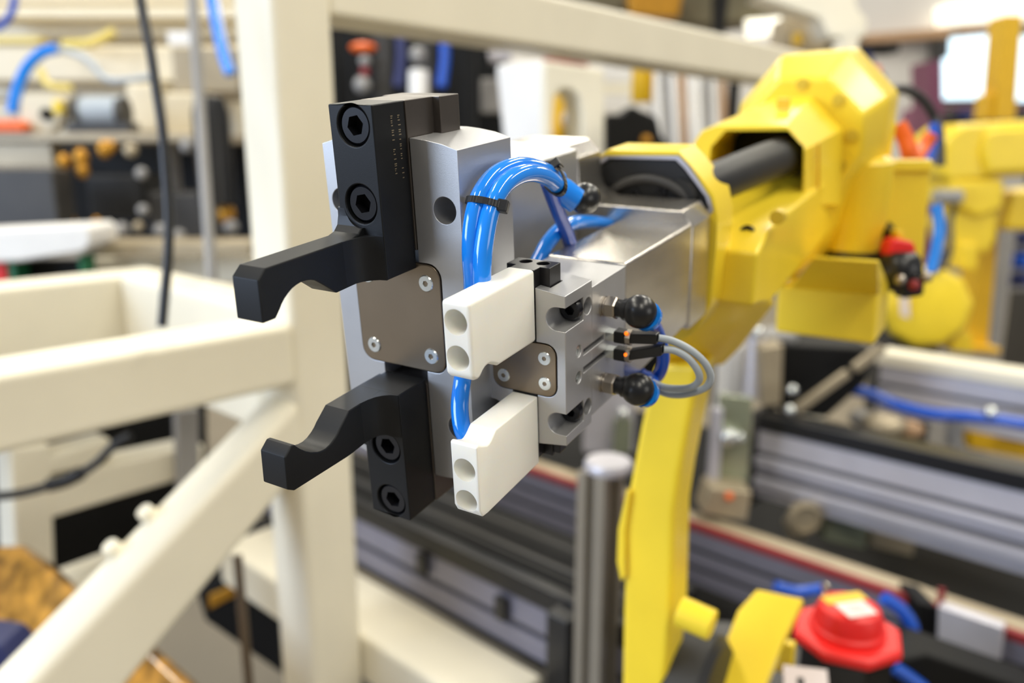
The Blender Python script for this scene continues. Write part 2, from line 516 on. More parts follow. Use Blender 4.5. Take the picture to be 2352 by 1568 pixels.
low = [(-0.0480, -0.0160), (-0.0468, -0.0154), (-0.0440, -0.0170), (-0.0407, -0.0184), (-0.0392, -0.0183), (-0.0376, -0.0176), (-0.0362, -0.0166), (-0.0352, -0.0157), (-0.0338, -0.0147),
       (-0.0003, -0.0145), (-0.0003, -0.0466), (-0.0425, -0.0478), (-0.0462, -0.0475), (-0.0480, -0.0440)]
for prof, hv, nm, lb, cv in ((upw, (0.0335, 0.0195), 'jaw', 'upper white plastic jaw block with two holes', (0.008, 0.0410)),
                             (low, (-0.0272, -0.0412), 'jaw', 'lower white plastic jaw block with stepped tip', (-0.0450, -0.0143))):
    cuts = []
    for h in hv:
        pr = [(0.0050, 0), (0.0050, 0.0255)] + ([(0.0030, 0.0256), (0.0030, 0.0480)] if hv[0] > 0 else [])
        cuts.append(MB().lathe(T(LS + 0.0001, h, -0.06), FA, pr, 36))
    j = obj(nm, sprof(prof, WL0, WL1), POM, sg, 0.0018, 4, label=lb, cuts=cuts, pre=True, smooth=30)
    if hv[0] > 0:
        carrier('carrier', 0.0085, 0.0407, j)
        for h in hv:
            obj('screw', MB().screw(T(LS + 0.0001, h, -0.0150), -FA, 0.0027, 0.0012, 0.002), BLACKS, j)
    else:
        carrier('carrier', -0.0450, -0.0125, j)
        obj('carrier_tab', MB().box(T(LS - 0.008, -0.0435, 0.006), LA * 0.0215, VA * 0.007, FA * 0.006), CARK, j, 0.0004)
# air fittings on the right flank
for sv, nm in ((1, 'upper'), (-1, 'lower')):
    c = T(0.0, VS + sv * 0.0180 + (0.0005 if sv > 0 else 0), 0.0362)
    ft = obj('elbow_fitting', MB().lathe(c + LA * 0.0062, LA, [(0.0040, 0), (0.0040, 0.003), (0.0048, 0.0038), (0.0052, 0.0100)], 24)
             .ell(c + LA * 0.0170, 0.0074, 24, 14, (1, 1, 1.0), LA), BLKP, sg, smooth=60, label=nm + ' black plastic elbow fitting')
    obj('hex_nut', MB().lathe(c - LA * 0.0002, LA, [(0.0046, 0), (0.0046, 0.0012), (0.0041, 0.0013), (0.0041, 0.0022)], 24)
        .lathe(c + LA * 0.0020, LA, [(0.0049, 0), (0.0052, 0.0005), (0.0052, 0.0042), (0.0047, 0.0048)], 6), STEEL, ft, smooth=25)
    d = (FA * 0.75 - VA * 0.65 + LA * 0.15).normalized()
    obj('release_collar', MB().lathe(c + LA * 0.0185 + d * 0.0035, d, [(0.0066, 0), (0.0066, 0.0022), (0.0058, 0.0034), (0.0040, 0.004)], 24), HOSE, ft, smooth=40)
# sensors with grey leads
def cable_pts(pp):
    return [at(x, y, d) for x, y, d in pp]
for k, (c, lead) in enumerate((
        (T(0.0, 0.0016, 0.0420), [(1512, 776, .352), (1545, 783, .352), (1585, 803, .353), (1618, 832, .356), (1632, 862, .360), (1625, 885, .364), (1605, 897, .368), (1570, 906, .374), (1535, 905, .380), (1505, 892, .386), (1490, 870, .392)]),
        (T(0.0, -0.0068, 0.0420), [(1524, 802, .352), (1550, 805, .352), (1580, 822, .353), (1602, 850, .356), (1606, 872, .360), (1590, 888, .366), (1560, 892, .372), (1525, 889, .378), (1500, 878, .386)]))):
    sn = obj('sensor', MB().box(c + VA * -0.0028 + LA * 0.0036 - FA * 0.003, LA * 0.0060, VA * 0.0056, FA * 0.006)
             .bar(c + LA * 0.0096, at(lead[0][0], lead[0][1], lead[0][2]), FA * 0.0050, VA * 0.0048), BLKP, sg, 0.0006, 2,
             label=('upper' if k == 0 else 'lower') + ' black plug sensor with grey lead')
    obj('sensor_foot', MB().box(c + VA * -0.0020 - LA * 0.0003 - FA * 0.0035, LA * 0.0042, VA * 0.0040, FA * 0.006), ZINC, sn, 0.0003)
    obj('clip', MB().lathe(c + LA * 0.0092, LA, [(0.0036, 0), (0.0036, 0.0022)], 8), STEEL, sn)
    obj('led', MB().ell(c + LA * 0.0098 - FA * 0.0030 + VA * (0.0028 if k == 0 else 0.0010), 0.0009, 10, 6), LED, sn)
    obj('lead', MB().tube(cable_pts(lead), 0.00165, 12, 6), GREYC, sn, smooth=80)

# ------------------------------------------------------------------ large gripper
VB, LB, SB, SBR = 0.0180, -0.0708, -0.0160, 0.0233
bg = thing('large_gripper', 'large silver two-jaw gripper with black finger jaws and brownish cover plate', 'gripper', T(LB, -0.056, 0.003))
outl = [(-0.0368, 0.0892), (-0.0440, 0.0912), (-0.0520, 0.0924), (-0.0580, 0.0929), (-0.0836, 0.0929), (-0.0896, 0.0924), (-0.0976, 0.0912), (-0.1048, 0.0892)]
outl = outl + [(l, 2 * VB - v) for l, v in outl[::-1]]
cuts = [MB().box(T(LB - 0.0118, -0.2, -0.03), LA * 0.0236, VA * 0.4, FA * 0.030),
        MB().box(T(LB - 0.0150, -0.2, 0.0015), LA * 0.0300, VA * 0.4, FA * 0.0145),
        MB().prism(rrect(-0.0942, -0.0482, -0.0056, 0.0430, 0.0062, SB - 0.01), FA * 0.0118)]
for sl in (-1, 1):
    for sv in (-1, 1):
        cuts.append(MB().cyl(T(LB + sl * 0.0264, VB + sv * 0.0476, SB - 0.01), T(LB + sl * 0.0264, VB + sv * 0.0476, SB + 0.022), 0.0054, n=32))
pc = PL(1187, 442, -0.0368)
cuts.append(MB().cyl(pc + LA * 0.01, pc - LA * 0.012, 0.0050, n=28))
obj('body', MB().prism([T(l, v, SB) for l, v in outl], FA * (SBR - SB)), ALU, bg, 0.0008, 3, cuts=cuts)
cpb = obj('cover_plate', MB().prism(rrect(-0.0938, -0.0486, -0.0052, 0.0426, 0.006, SB - 0.0006), FA * 0.0022), PLATE, bg, 0.0004, 2)
for l in (-0.0557, -0.0869):
    for v in (0.0346, 0.0022):
        obj('screw', MB().screw(T(l, v, SB - 0.0011), -FA, 0.0036, 0.0014, 0.0016, drop=0.001), ZINC, cpb)
SJ = -0.0350
AL0, AL1 = -0.0826, -0.0697
upper = [(-0.0905, 0.0548), (-0.0866, 0.0580), (-0.0420, 0.0580), (-0.0385, 0.0590), (-0.0362, 0.0612), (-0.0352, 0.0645), (-0.0350, 0.0680), (-0.0200, 0.0680), (-0.0200, 0.0404), (-0.0361, 0.0402), (-0.0540, 0.0396), (-0.0590, 0.0436),
         (-0.0621, 0.0459), (-0.0645, 0.0475), (-0.0665, 0.0482), (-0.0688, 0.0486), (-0.0711, 0.0487), (-0.0735, 0.0483), (-0.0758, 0.0476), (-0.0780, 0.0464), (-0.0799, 0.0451), (-0.0815, 0.0436), (-0.0827, 0.0421), (-0.0840, 0.0407), (-0.0852, 0.0394), (-0.0912, 0.0395)]
lower = [(-0.0907, -0.0132), (-0.0870, -0.0101), (-0.0853, -0.0103), (-0.0838, -0.0122), (-0.0823, -0.0138), (-0.0800, -0.0158), (-0.0776, -0.0174), (-0.0742, -0.0190), (-0.0720, -0.0195), (-0.0697, -0.0196), (-0.0672, -0.0190), (-0.0646, -0.0177), (-0.0628, -0.0164), (-0.0612, -0.0148), (-0.0549, -0.0098), (-0.0339, -0.0094),
         (-0.0200, -0.0094), (-0.0200, -0.0380), (-0.0350, -0.0380), (-0.0352, -0.0350), (-0.0362, -0.0318), (-0.0385, -0.0298), (-0.0420, -0.0290), (-0.0545, -0.0290), (-0.0885, -0.0284), (-0.0917, -0.0263)]
for prof, v0, v1, scr, lb in ((upper, 0.0405, 0.1070, (0.0993, 0.0699), 'upper black finger jaw with hooked tip'),
                              (lower, -0.0708, -0.0093, (-0.0362, -0.0630), 'lower black finger jaw with hooked tip')):
    jaw_v = (v0, v1)
    blk = MB().box(T(-0.0815, v0, SJ), LA * 0.0214, VA * (v1 - v0), FA * (SB - SJ - 0.0001))
    cuts = [MB().cyl(T(LB + 0.0008, v, SJ - 0.03), T(LB + 0.0008, v, SJ + 0.0085), 0.0077, n=40) for v in scr]
    jw = obj('jaw', blk, BLACKA, bg, 0.0006, 2, label=lb, cuts=cuts)
    ccut = [MB().lathe(T(LB + 0.0008, v, SJ - 0.034), FA, [(0.0066, 0), (0.0092, 0.030), (0.0092, 0.0341), (0.0077, 0.0342), (0.0077, 0.0425)], 40) for v in scr]
    obj('finger', sprof([(s, v) for s, v in prof], AL0, AL1), BLACKA, jw, 0.0005, 2, cuts=ccut, pre=True, smooth=18)
    fv0, fv1 = (0.0405, 0.0580) if v0 > 0 else (-0.0290, -0.0094)
    fil = [(-0.0700, -0.0480), (-0.0697, -0.0480), (-0.0692, -0.0440), (-0.0680, -0.0405), (-0.0660, -0.0378), (-0.0635, -0.0360), (-0.0605, -0.0352), (-0.0605, -0.0340), (-0.0700, -0.0340)]
    obj('fillet', MB().prism([T(l, fv0, s) for l, s in fil], VA * (fv1 - fv0)), BLACKA, jw, 0.0, cuts=ccut, smooth=50)
    for v in scr:
        obj('screw', MB().screw(T(LB + 0.0008, v, SJ + 0.0012), -FA, 0.0072, 0.0040, 0.005, n=36, drop=0.0073), BLACKS, jw)
    c0, c1 = (0.048, 0.1070) if v0 > 0 else (-0.0708, -0.012)
    mb = MB().box(T(LB - 0.0112, c0, SB), LA * 0.0224, VA * (c1 - c0), FA * 0.018)
    mb.box(T(LB - 0.0146, c0, 0.0018), LA * 0.0292, VA * (c1 - c0), FA * 0.0136)
    obj('carrier', mb, CARR, jw, 0.0004, 2)
    if v0 > 0:                                        # stamped characters, worn to strokes
        mb = MB(); rnd = random.Random(3)
        for c, (x0, y0, n) in enumerate(((896, 268, 13), (912, 266, 15))):
            for i in range(n):
                y = y0 + i * 11.0
                x = x0 + i * 1.0
                if rnd.random() < 0.15: continue
                p = PL(x, y, -0.0601)
                L_ = 0.0014 * rnd.uniform(0.6, 1.1)
                mb.box(p, FA * L_, VA * 0.00035, LA * 0.00015)
                if rnd.random() < 0.5:
                    mb.box(p + VA * -0.0007, FA * L_ * rnd.uniform(0.4, 1), VA * 0.0003, LA * 0.00015)
        o = obj('engraving', mb, ENGR, jw)

# ------------------------------------------------------------------ blue hoses
def hose(label, pts, r=0.0037, m=HOSE):
    return tag(obj('air_hose', MB().tube(pts, r, 18, 8), m, smooth=80), label, 'hose')
hA = [PS(1078, 1012, -.030), PS(1062, 985, -.030), PS(1056, 930, -.026), PS(1064, 860, -.020), PL(1080, 760, -.0310), PL(1086, 660, -.0310), PL(1082, 580, -.0312), PL(1086, 510, -.0312), PL(1102, 450, -.0312), PL(1132, 407, -.031), PL(1170, 385, -.031), PL(1210, 381, -.031), PL(1250, 392, -.031), PL(1285, 410, -.031)]
hose('outer blue air hose arching behind the white jaws to the large gripper', hA)
hB = [PL(1112, 800, -.0255), PL(1108, 700, -.0255), PL(1107, 620, -.0255), PL(1113, 550, -.0255), PL(1128, 480, -.0255), PL(1152, 432, -.0255), PL(1185, 405, -.0255), PL(1222, 397, -.0255), PL(1258, 408, -.0255), PL(1282, 428, -.0255)]
hose('inner blue air hose of the tied pair arching over the large gripper', hB)
hose('dark blue hose length running down behind the tied hose arch', [PL(1256, 415, -.034), PL(1268, 450, -.036), PL(1283, 490, -.038), PL(1300, 530, -.040), PL(1312, 570, -.042)], 0.0034, HOSED)
hose('short blue hose looping beside the small gripper top over the adapter', [PL(1215, 640, -.046), PL(1240, 590, -.046), PL(1258, 558, -.046), PL(1285, 528, -.046), PL(1318, 512, -.046), PL(1355, 510, -.048), PL(1400, 515, -.050)], 0.0038)
for nm, pa, pb, tn, bk in (('cable tie bundling both blue hoses low on the arch', PL(1098, 466, -.0311), PL(1132, 470, -.0255), PL(1118, 440, -.0285) - PL(1106, 490, -.0285), 0.05),
                       ('cable tie bundling the blue hoses beside the push fitting', PL(1270, 402, -.031), PL(1272, 420, -.0255), PL(1292, 432, -.0285) - PL(1258, 404, -.0285), 0.55)):
    c = (pa + pb) / 2
    t = thing('cable_tie', 'black ' + nm, 'cable tie', c)
    tn = tn.normalized(); u = (pb - pa); u = (u - tn * u.dot(tn)); hw = u.length / 2 + 0.0046; u.normalize(); w_ = tn.cross(u)
    loop = [c + u * hw * math.cos(k * math.pi / 12) + w_ * 0.0047 * math.sin(k * math.pi / 12) for k in range(24)]
    mb = MB()
    for k in range(24):
        p, q = loop[k], loop[(k + 1) % 24]
        o_ = ((p + q) / 2 - c).normalized()
        mb.bar(p - (q - p) * 0.08, q + (q - p) * 0.08, tn * 0.0026, o_ * 0.0009)
    obj('band', mb, BLKP, t, smooth=80)
    hd = c + u * hw * 0.95 - w_ * 0.001 if bk < 0.5 else c + (VA - tn * VA.dot(tn)).normalized() * 0.0066
    obj('buckle', MB().bar(hd - tn * 0.0024, hd + tn * 0.0024, u * 0.0045, w_ * 0.0042), BLKP, t, 0.0006)
c = PL(1322, 450, -.030)
t = thing('push_fitting', 'black push-in fitting with blue collar at the end of the hose arch', 'fitting', c)
obj('collar', MB().lathe(c - FA * 0.002 - LA * 0.002, (FA * 0.3 + LA * 0.5 - VA * 0.4), [(0.0064, -0.008), (0.0067, -0.004), (0.0060, 0.004), (0.0035, 0.005)], 24), HOSE, t, smooth=50)
obj('fitting_body', MB().ell(c + FA * 0.010 - VA * 0.003, 0.0075, 20, 12, (1, 1, 1.2), FA), BLKP, t, smooth=60)
# hoses from the small gripper's fittings
hose('blue air hose leaving the upper black elbow fitting downwards', [PS(1500, 742, .055), PS(1512, 765, .065), PS(1522, 800, .072), PS(1522, 838, .078), PS(1506, 868, .085), PS(1478, 862, .092), PS(1440, 825, .105), PS(1400, 790, .13)], 0.0030, HOSED)
hose('blue air hose leaving the lower black elbow fitting', [PS(1492, 892, .055), PS(1500, 885, .066), PS(1494, 868, .08), PS(1465, 862, .095), PS(1430, 850, .12)], 0.0030, HOSED)

# ------------------------------------------------------------------ yellow robot
RB = at(1700, 1560, 0.80)
rb = thing('robot_arm', 'nearest yellow industrial robot arm holding the gripper tool', 'robot', (RB.x, RB.y, 0))
wo = [(-0.074, 0.0545), (-0.066, 0.0605), (-0.022, 0.0615), (-0.0155, 0.0552), (-0.0075, 0.0470), (0.0005, 0.0375), (0.0036, 0.0250), (0.0038, 0.0070),
      (0.0026, -0.0285), (-0.0048, -0.0465), (-0.020, -0.060), (-0.056, -0.060), (-0.074, -0.044), (-0.081, -0.015), (-0.081, 0.035)]
wc = (-0.0385, 0.0)
def shrink(o, d):
    out = []
    for l, v in o:
        q = V((l - wc[0], v - wc[1])); q = q * ((q.length - d) / q.length)
        out.append((wc[0] + q.x, wc[1] + q.y))
    return out
SW = 0.187
fl = [(-0.0740, 0.030), (-0.0735, 0.050), (-0.066, 0.0550), (-0.0235, 0.0560), (-0.0180, 0.0512), (-0.0120, 0.0442), (-0.0050, 0.0360), (-0.0024, 0.0290)]
fl = fl + [(-0.012, 0.018), (-0.066, 0.018)]
def grow(o, d):
    cx = sum(p[0] for p in o) / len(o); cy = sum(p[1] for p in o) / len(o)
    return [(l + (V((l - cx, v - cy)).normalized().x) * d, v + (V((l - cx, v - cy)).normalized().y) * d) for l, v in o]
wr = obj('wrist', MB().prism([T(l, v, SW) for l, v in wo], FA * 0.030), YEL, rb, 0.0012, 3, cuts=[MB().prism([T(l, v, SW - 0.01) for l, v in grow(fl, 0.0036)], FA * 0.016)])
obj('rim', MB().prism([T(l, v, SW + 0.0006) for l, v in grow(fl, 0.0035)], FA * 0.005), LAV, wr, 0.0008, 2, label='machined silver rim of the wrist',
    cuts=[MB().prism([T(l, v, SW - 0.01) for l, v in grow(fl, 0.0)], FA * 0.0145)])
wf = obj('wrist_flange', MB().prism([T(l, v, SW + 0.0022) for l, v in grow(fl, -0.0004)], FA * 0.003), BLKR, wr, 0.0012, 3, label='black flange inside the wrist')
obj('flange_ring', MB().tube([T(-0.040 + 0.033 * math.cos(R(a)), 0.014 + 0.030 * math.sin(R(a)), SW + 0.0018) for a in range(25, 156, 10)], 0.003, 10, 3), DGREY, wr, smooth=80)
for a in (38, 80, 120):
    obj('bolt', MB().screw(T(-0.036 + 0.0255 * math.cos(R(a)), 0.014 + 0.024 * math.sin(R(a)), SW + 0.0005), -FA, 0.0032, 0.0016, 0.002), BLACKS, wr)
fa_ = obj('forearm', sprof([(0.208, -0.034), (0.208, 0.0), (0.232, 0.009), (0.252, 0.0105), (0.47, 0.0085), (0.47, -0.042), (0.250, -0.0445), (0.224, -0.037)], -0.066, 0.0232), YEL, rb, 0.003, 3)
NF = (FA * 0.94 - VA * -0.0 - VA * 0.34).normalized()
obj('side_pocket', MB().box(T(-0.012, -0.034, 0.2195), LA * 0.022, VA * 0.026, FA * 0.02), YEL, fa_, 0.0025, 3)
for x, y in ((1717, 536), (1735, 553)):
    r_ = ray(x, y); p = CAM + r_ * min(t_ for t_ in [((T(0.0, 0.009, 0.232) - CAM).dot(NF) / r_.dot(NF))])
    obj('screw', MB().screw(p - NF * 0.0025, -NF, 0.0052, 0.0025, 0.003), BLACKS, fa_)
for x, y in ((1693, 588), (1787, 498)):
    obj('bolt', MB().cyl(PS(x, y, 0.236) - FA * 0.003, PS(x, y, 0.236) + FA * 0.004, 0.0045), YELB, fa_)
SO, SN, SH = 0.356, 0.452, 0.452
outer = [(1590, 470), (1592, 360), (1595, 325), (1612, 300), (1645, 288), (1806, 288), (1850, 344), (1850, 470)]
inner = [(1612, 470), (1614, 380), (1618, 344), (1652, 306), (1798, 306), (1834, 344), (1832, 440), (1828, 470)]
nb = [(1690, 560), (1683, 400), (1686, 330), (1735, 262), (1790, 222), (1868, 222), (1938, 296), (1930, 470)]
bulge = obj('forearm_hood', MB().frustum([PS(x, y, SO) for x, y in outer], [PS(x, y, SN) for x, y in nb]), YEL, rb, 0.003, 3,
            cuts=[MB().frustum([PS(x, y, SO - 0.02) + (PS(x, y, SO) - PS(x, y, SO - 0.02)).cross(V((0, 0, 0))) for x, y in inner], [T(*ts(x, y, SO), SO + 0.088) for x, y in inner])])
obj('hood_shade_plate', MB().prism([T(*ts(x, y, SO), SO + 0.080) for x, y in inner], FA * 0.006), DARK, bulge, label='dark plate painted in for the shade inside the hood')  # near-black plate stands in for the shade deep in the hood
obj('hood_seam', MB().bar(PL(1880, 330, 0.0205), PL(1880, 440, 0.0228), FA * 0.0015, LA * 0.0016), YELD, bulge)
obj('conduit', MB().tube([T(*ts(1560, 452, 0.188), 0.188), T(*ts(1640, 420, 0.225), 0.225), T(*ts(1764, 371, 0.335), 0.335), T(*ts(1826, 352, 0.425), 0.425)], 0.0106, 28, 10, r2=0.0160), BLKR, rb, smooth=80)
of = [(1680, 330), (1706, 262), (1787, 180), (1901, 180), (1986, 264), (1982, 352), (1940, 412), (1920, 465), (1906, 520), (1868, 592), (1815, 640), (1740, 640), (1690, 500)]
ob = [(1695, 330), (1702, 236), (1794, 127), (1947, 115), (2046, 225), (2036, 300), (2024, 365), (1985, 405), (1950, 500), (1905, 590), (1840, 640), (1760, 640), (1705, 500)]
hs = obj('elbow_housing', MB().frustum([PS(x, y, SH) for x, y in of], [PS(x, y, SH + 0.045) for x, y in ob]).prism([PS(x, y, SH + 0.0451) for x, y in ob], FA * 0.06), YEL, rb, 0.004, 3)
for x, y in ((1843, 193), (1926, 229), (1957, 311), (1930, 380), (1898, 405), (1886, 482), (1700, 275)):
    obj('bolt', MB().cyl(PS(x, y, SH) + FA * 0.004, PS(x, y, SH) - FA * 0.002, 0.0048), YELB, hs)
for x, y in ((1785, 250),):
    obj('warning_mark', MB().box(PS(x, y, 0.405) - FA * 0.004, LA * 0.010, VA * 0.008, FA * 0.004), SMUDGE, hs)
mc = PS(1965, 500, 0.50)
obj('motor_housing', MB().lathe(mc + VA * 0.055, -VA, [(0.020, 0), (0.0265, 0.004), (0.0265, 0.058), (0.0245, 0.066), (0.0245, 0.082), (0.018, 0.088)], 32), YEL, rb, smooth=40)
obj('motor_seal', MB().cyl(PS(1972, 575, 0.503) + VA * 0.004, PS(1972, 575, 0.503) - VA * 0.012, 0.030), BLKP, rb)
obj('black_joint', MB().cyl(PS(2010, 545, 0.50), PS(2030, 520, 0.53), 0.014), BLKP, rb)
# link below the forearm and the upper arm
dA, dB = 0.60, 0.545
pts = [at(1513, 842, dA), at(1604, 842, dA), at(1662, 838, dA + .04), at(1560, 842, dA + .05), at(1556, 752, dB - .02), at(1640, 690, dB - .02), at(1782, 696, dB + .035), at(1700, 800, dA + .03), at(1640, 640, dB + .03), at(1760, 640, dB + .06)]
obj('lower_link', MB().hull(pts), YEL, rb, 0.003, 3)
ap = at(1530, 1150, 0.60)
arm = [(1502, 836), (1606, 836), (1592, 930), (1562, 1085), (1548, 1180), (1545, 1300), (1542, 1420), (1520, 1640), (1426, 1640), (1430, 1400), (1434, 1290), (1424, 1220), (1444, 1120), (1470, 980)]
ua = obj('upper_arm', MB().prism([onplane(x, y, ap, FH) for x, y in arm], FH * 0.040), YEL, rb, 0.005, 3)
obj('arm_edge_cover', MB().prism([onplane(x, y, ap, FH) for x, y in [(1444, 1120), (1452, 1128), (1440, 1215), (1440, 1320), (1430, 1330), (1421, 1285), (1424, 1210)]], FH * -0.004), YEL, ua, 0.001)
jc = at(1560, 1402, 0.60)
obj('joint_stub', MB().cyl(jc, jc + LH * 0.026 - UP * 0.004, 0.0115), YEL, ua, 0.0015)
sc = at(1640, 1640, 0.66)
obj('shoulder_disc', MB().lathe(sc - LH * 0.035, LH, [(0.055, 0), (0.062, 0.006), (0.062, 0.03), (0.055, 0.036)], 40), BLKR, rb, smooth=40)
bp = at(1720, 1450, 0.70)
brk = [(1738, 1352), (1846, 1374), (1800, 1470), (1760, 1570), (1700, 1660), (1590, 1660), (1600, 1530), (1640, 1490), (1664, 1478), (1695, 1400)]
nb_ = (FH * 0.55 - UP * 0.75).normalized()
bk = obj('bracket', MB().prism([onplane(x, y, bp, nb_) for x, y in brk], nb_ * 0.012), YEL, rb, 0.002, 3)
obj('bracket_tab', MB().box(at(1776, 1470, 0.712), LH * 0.018, UP * -0.03, FH * 0.01), YEL, bk, 0.002)
# red-capped base motor
mcx = at(1948, 1428, 0.76)
cap = obj('motor_cap', MB().lathe(mcx - UP * 0.020, UP, [(0.047, 0), (0.0505, 0.003), (0.0505, 0.010), (0.047, 0.0125)], 8)
          .lathe(mcx - UP * 0.008, UP, [(0.034, 0), (0.034, 0.005), (0.031, 0.007), (0.0305, 0.016), (0.027, 0.024), (0.021, 0.0275)], 28), RED, rb, 0.0016, 2, smooth=30)
cr = V((0.97, 0.24, 0)).normalized(); cu = V((-0.24, 0.97, 0)).normalized()
top = mcx + UP * 0.0197
obj('caution_label', MB().box(top - cr * 0.021 + cu * 0.002, cr * 0.042, cu * 0.014, UP * 0.0006), LABY, cap)
lw = obj('motor_label', MB().box(top - cr * 0.016 - cu * 0.022, cr * 0.029, cu * 0.023, UP * 0.0009), LABEL, cap)
for i in range(3):
    obj('print_line', MB().box(top - cr * 0.010 - cu * (0.016 - i * 0.005), cr * 0.017, cu * 0.0014, UP * 0.0011), INK, cap)
obj('motor_body', MB().lathe(mcx - UP * 0.020, -UP, [(0.046, 0), (0.043, 0.004), (0.043, 0.10), (0.048, 0.11)], 8), BLKP, rb, 0.002)
obj('lifting_eye', MB().torus(mcx + cu * 0.036 + UP * 0.014, cr, 0.005, 0.002, 16, 6), STEEL, rb)
zb_ = at(1760, 1640, 0.72).z
obj('turret', MB().lathe(V((RB.x, RB.y + 0.02, zb_ - 0.16)), UP, [(0.12, 0), (0.12, 0.05), (0.10, 0.07), (0.10, 0.125), (0.09, 0.135)], 40), DGREY, rb, smooth=35)
obj('pedestal', MB().box(V((RB.x - 0.12, RB.y - 0.14, 0)), (0.24, 0, 0), (0, 0.26, 0), (0, 0, zb_ - 0.16)), GREY, rb, 0.006)
lp = at(1850, 1560, 0.70)
nl = (V((0.1, -0.75, 0.66))).normalized()
u_ = V((1, 0.1, -0.22)).normalized(); u_ = (u_ - nl * u_.dot(nl)).normalized(); w_ = nl.cross(u_)
pb = obj('rating_plate', MB().box(lp - u_ * 0.020 - w_ * 0.018, u_ * 0.040, w_ * 0.028, nl * 0.001), LABEL, rb, 0.0005)
obj('plate_mark', MB().box(lp - u_ * 0.008 - w_ * 0.006 + nl * 0.001, u_ * 0.006, w_ * 0.007, nl * 0.0006), DGREY, pb)
# cover box and bracket on the right of the forearm
bx0 = at(1900, 690, 0.66)
cb = obj('cable_box', MB().prism([onplane(x, y, bx0, FH) for x, y in [(1784, 655), (2018, 672), (2008, 792), (1780, 762)]], FH * 0.07), YEL, rb, 0.003, 3)
bx1 = bx0 - FH * 0.07
obj('box_overhang', MB().hull([onplane(x, y, bx1, FH) for x, y in [(1866, 596), (2016, 606)]] + [onplane(x, y, bx0, FH) + FH * .004 for x, y in [(1812, 664), (2018, 679)]] +
    [onplane(x, y, bx1, FH) + FH * 0.012 for x, y in [(1868, 592), (2016, 602)]] + [onplane(x, y, bx0, FH) + FH * 0.06 for x, y in [(1815, 656), (2018, 672)]] + [onplane(x, y, bx1, FH) for x, y in [(1870, 588), (2016, 598)]]), YEL, rb, 0.0015)
bb = at(2080, 460, 0.72)
gp = obj('guard_plate', wpoly([(2024, 372), (2140, 372), (2118, 645), (2020, 640)], 0.72, 0.02), YEL, rb, 0.002, 3)
obj('guard_lip', wpoly([(2024, 365), (2146, 365), (2142, 396), (2026, 396)], 0.705, 0.06), YEL, rb, 0.003, 3)
obj('guard_strip', wpoly([(2043, 276), (2062, 280), (2046, 372), (2022, 372)], 0.72, 0.06), YEL, rb, 0.002, 3)

def cable(name, label, pts, r, m, cat='cable'):
    return tag(obj(name, MB().tube([at(*p) for p in pts], r, 12, 6), m, smooth=80), label, cat)
cable('orange_cable', 'left orange cable rising behind the yellow guard plate', [(2062, 285, .80), (2080, 320, .80), (2092, 365, .80), (2098, 400, .82)], 0.008, ORNG)
cable('orange_cable', 'right orange cable slanting behind the yellow guard plate', [(2140, 310, .82), (2120, 340, .82), (2104, 368, .80), (2098, 405, .82)], 0.007, ORNG)
cable('black_cable', 'dark cable arching over the pale wall right of the robot elbow', [(2036, 226, .80), (2052, 206, .88), (2085, 207, .95), (2118, 228, .97), (2142, 262, 1.0), (2156, 300, 1.0), (2160, 380, 1.0)], 0.006, DGREY)
cable('blue_cable', 'blue cable standing beside the orange cables', [(2146, 285, .95), (2144, 330, .95), (2132, 372, .95)], 0.006, HOSED)
hose('short blue hose hanging right of the yellow guard plate', [at(2150, 470, .9), at(2158, 520, .9), at(2152, 570, .9), at(2138, 625, .9)], 0.0062)
t = thing('valve_cluster', 'black and red pneumatic valve hanging beside the yellow cable box', 'valve', at(2070, 690, 0.69))
obj('red_cap', wpoly([(2042, 562), (2056, 546), (2104, 556), (2110, 594), (2040, 594)], 0.69, 0.02), RED, t, 0.004)
obj('valve_body', MB().lathe(at(2066, 622, 0.70) - UP * 0.017, UP, [(0.010, 0), (0.0175, 0.006), (0.0185, 0.018), (0.016, 0.029), (0.011, 0.034)], 24), BLKP, t, smooth=50)
obj('solenoid', wpoly([(2066, 628), (2128, 634), (2124, 680), (2074, 688)], 0.685, 0.02), BLKP, t, 0.003)
obj('red_button', MB().ell(at(2100, 655, 0.684), 0.005), REDD, t)
obj('fitting', MB().ell(at(2068, 642, 0.674), 0.0045), STEEL, t)
obj('fitting', MB().ell(at(2128, 636, 0.68), 0.0048), STEEL, t)
obj('hanger', wpoly([(2062, 530), (2076, 530), (2076, 560), (2062, 560)], 0.70, 0.02), YEL, t, 0.001)

# ------------------------------------------------------------------ aluminium rails under and behind the robot
def section(h, wd, grooves, gd=0.008, gw=0.010):
    """profile outline in (away, up) from the front-top edge, with T-slot grooves in the front face"""
    pts = [(0, 0), (wd, 0), (wd, -h), (0, -h)]
    for g in sorted(grooves, reverse=True):
        y = -h * g
        pts += [(0, y - gw / 2), (gd, y - gw / 2), (gd, y + gw / 2), (0, y + gw / 2)]
    return pts
def extr(name, p0, l0, l1, sec, m, parent=None, bevel=0.0015):
    a = V(p0) + BX * l0
    return obj(name, MB().prism([a + AX * u + UP * z for u, z in sec], BX * -(l0 + l1)), m, parent, bevel, 2)
def rail(name, label, x, y, d, l0, l1, h, wd, grooves, cat='rail', m=None):
    p = at(x, y, d)
    t = thing(name, label, cat, (p.x, p.y, p.z - h))
    extr('profile', p, l0, l1, section(h, wd, grooves), m or LAV, t)
    for g in grooves:
        extr('slot', p - UP * (h * g - 0.003) + AX * 0.0045, l0 - 0.001, l1 - 0.001, [(0, 0), (0.003, 0), (0.003, -0.006), (0, -0.006)], LAVD, t, 0)
    return t, p
bedp = at(1200, 1190, 1.46)
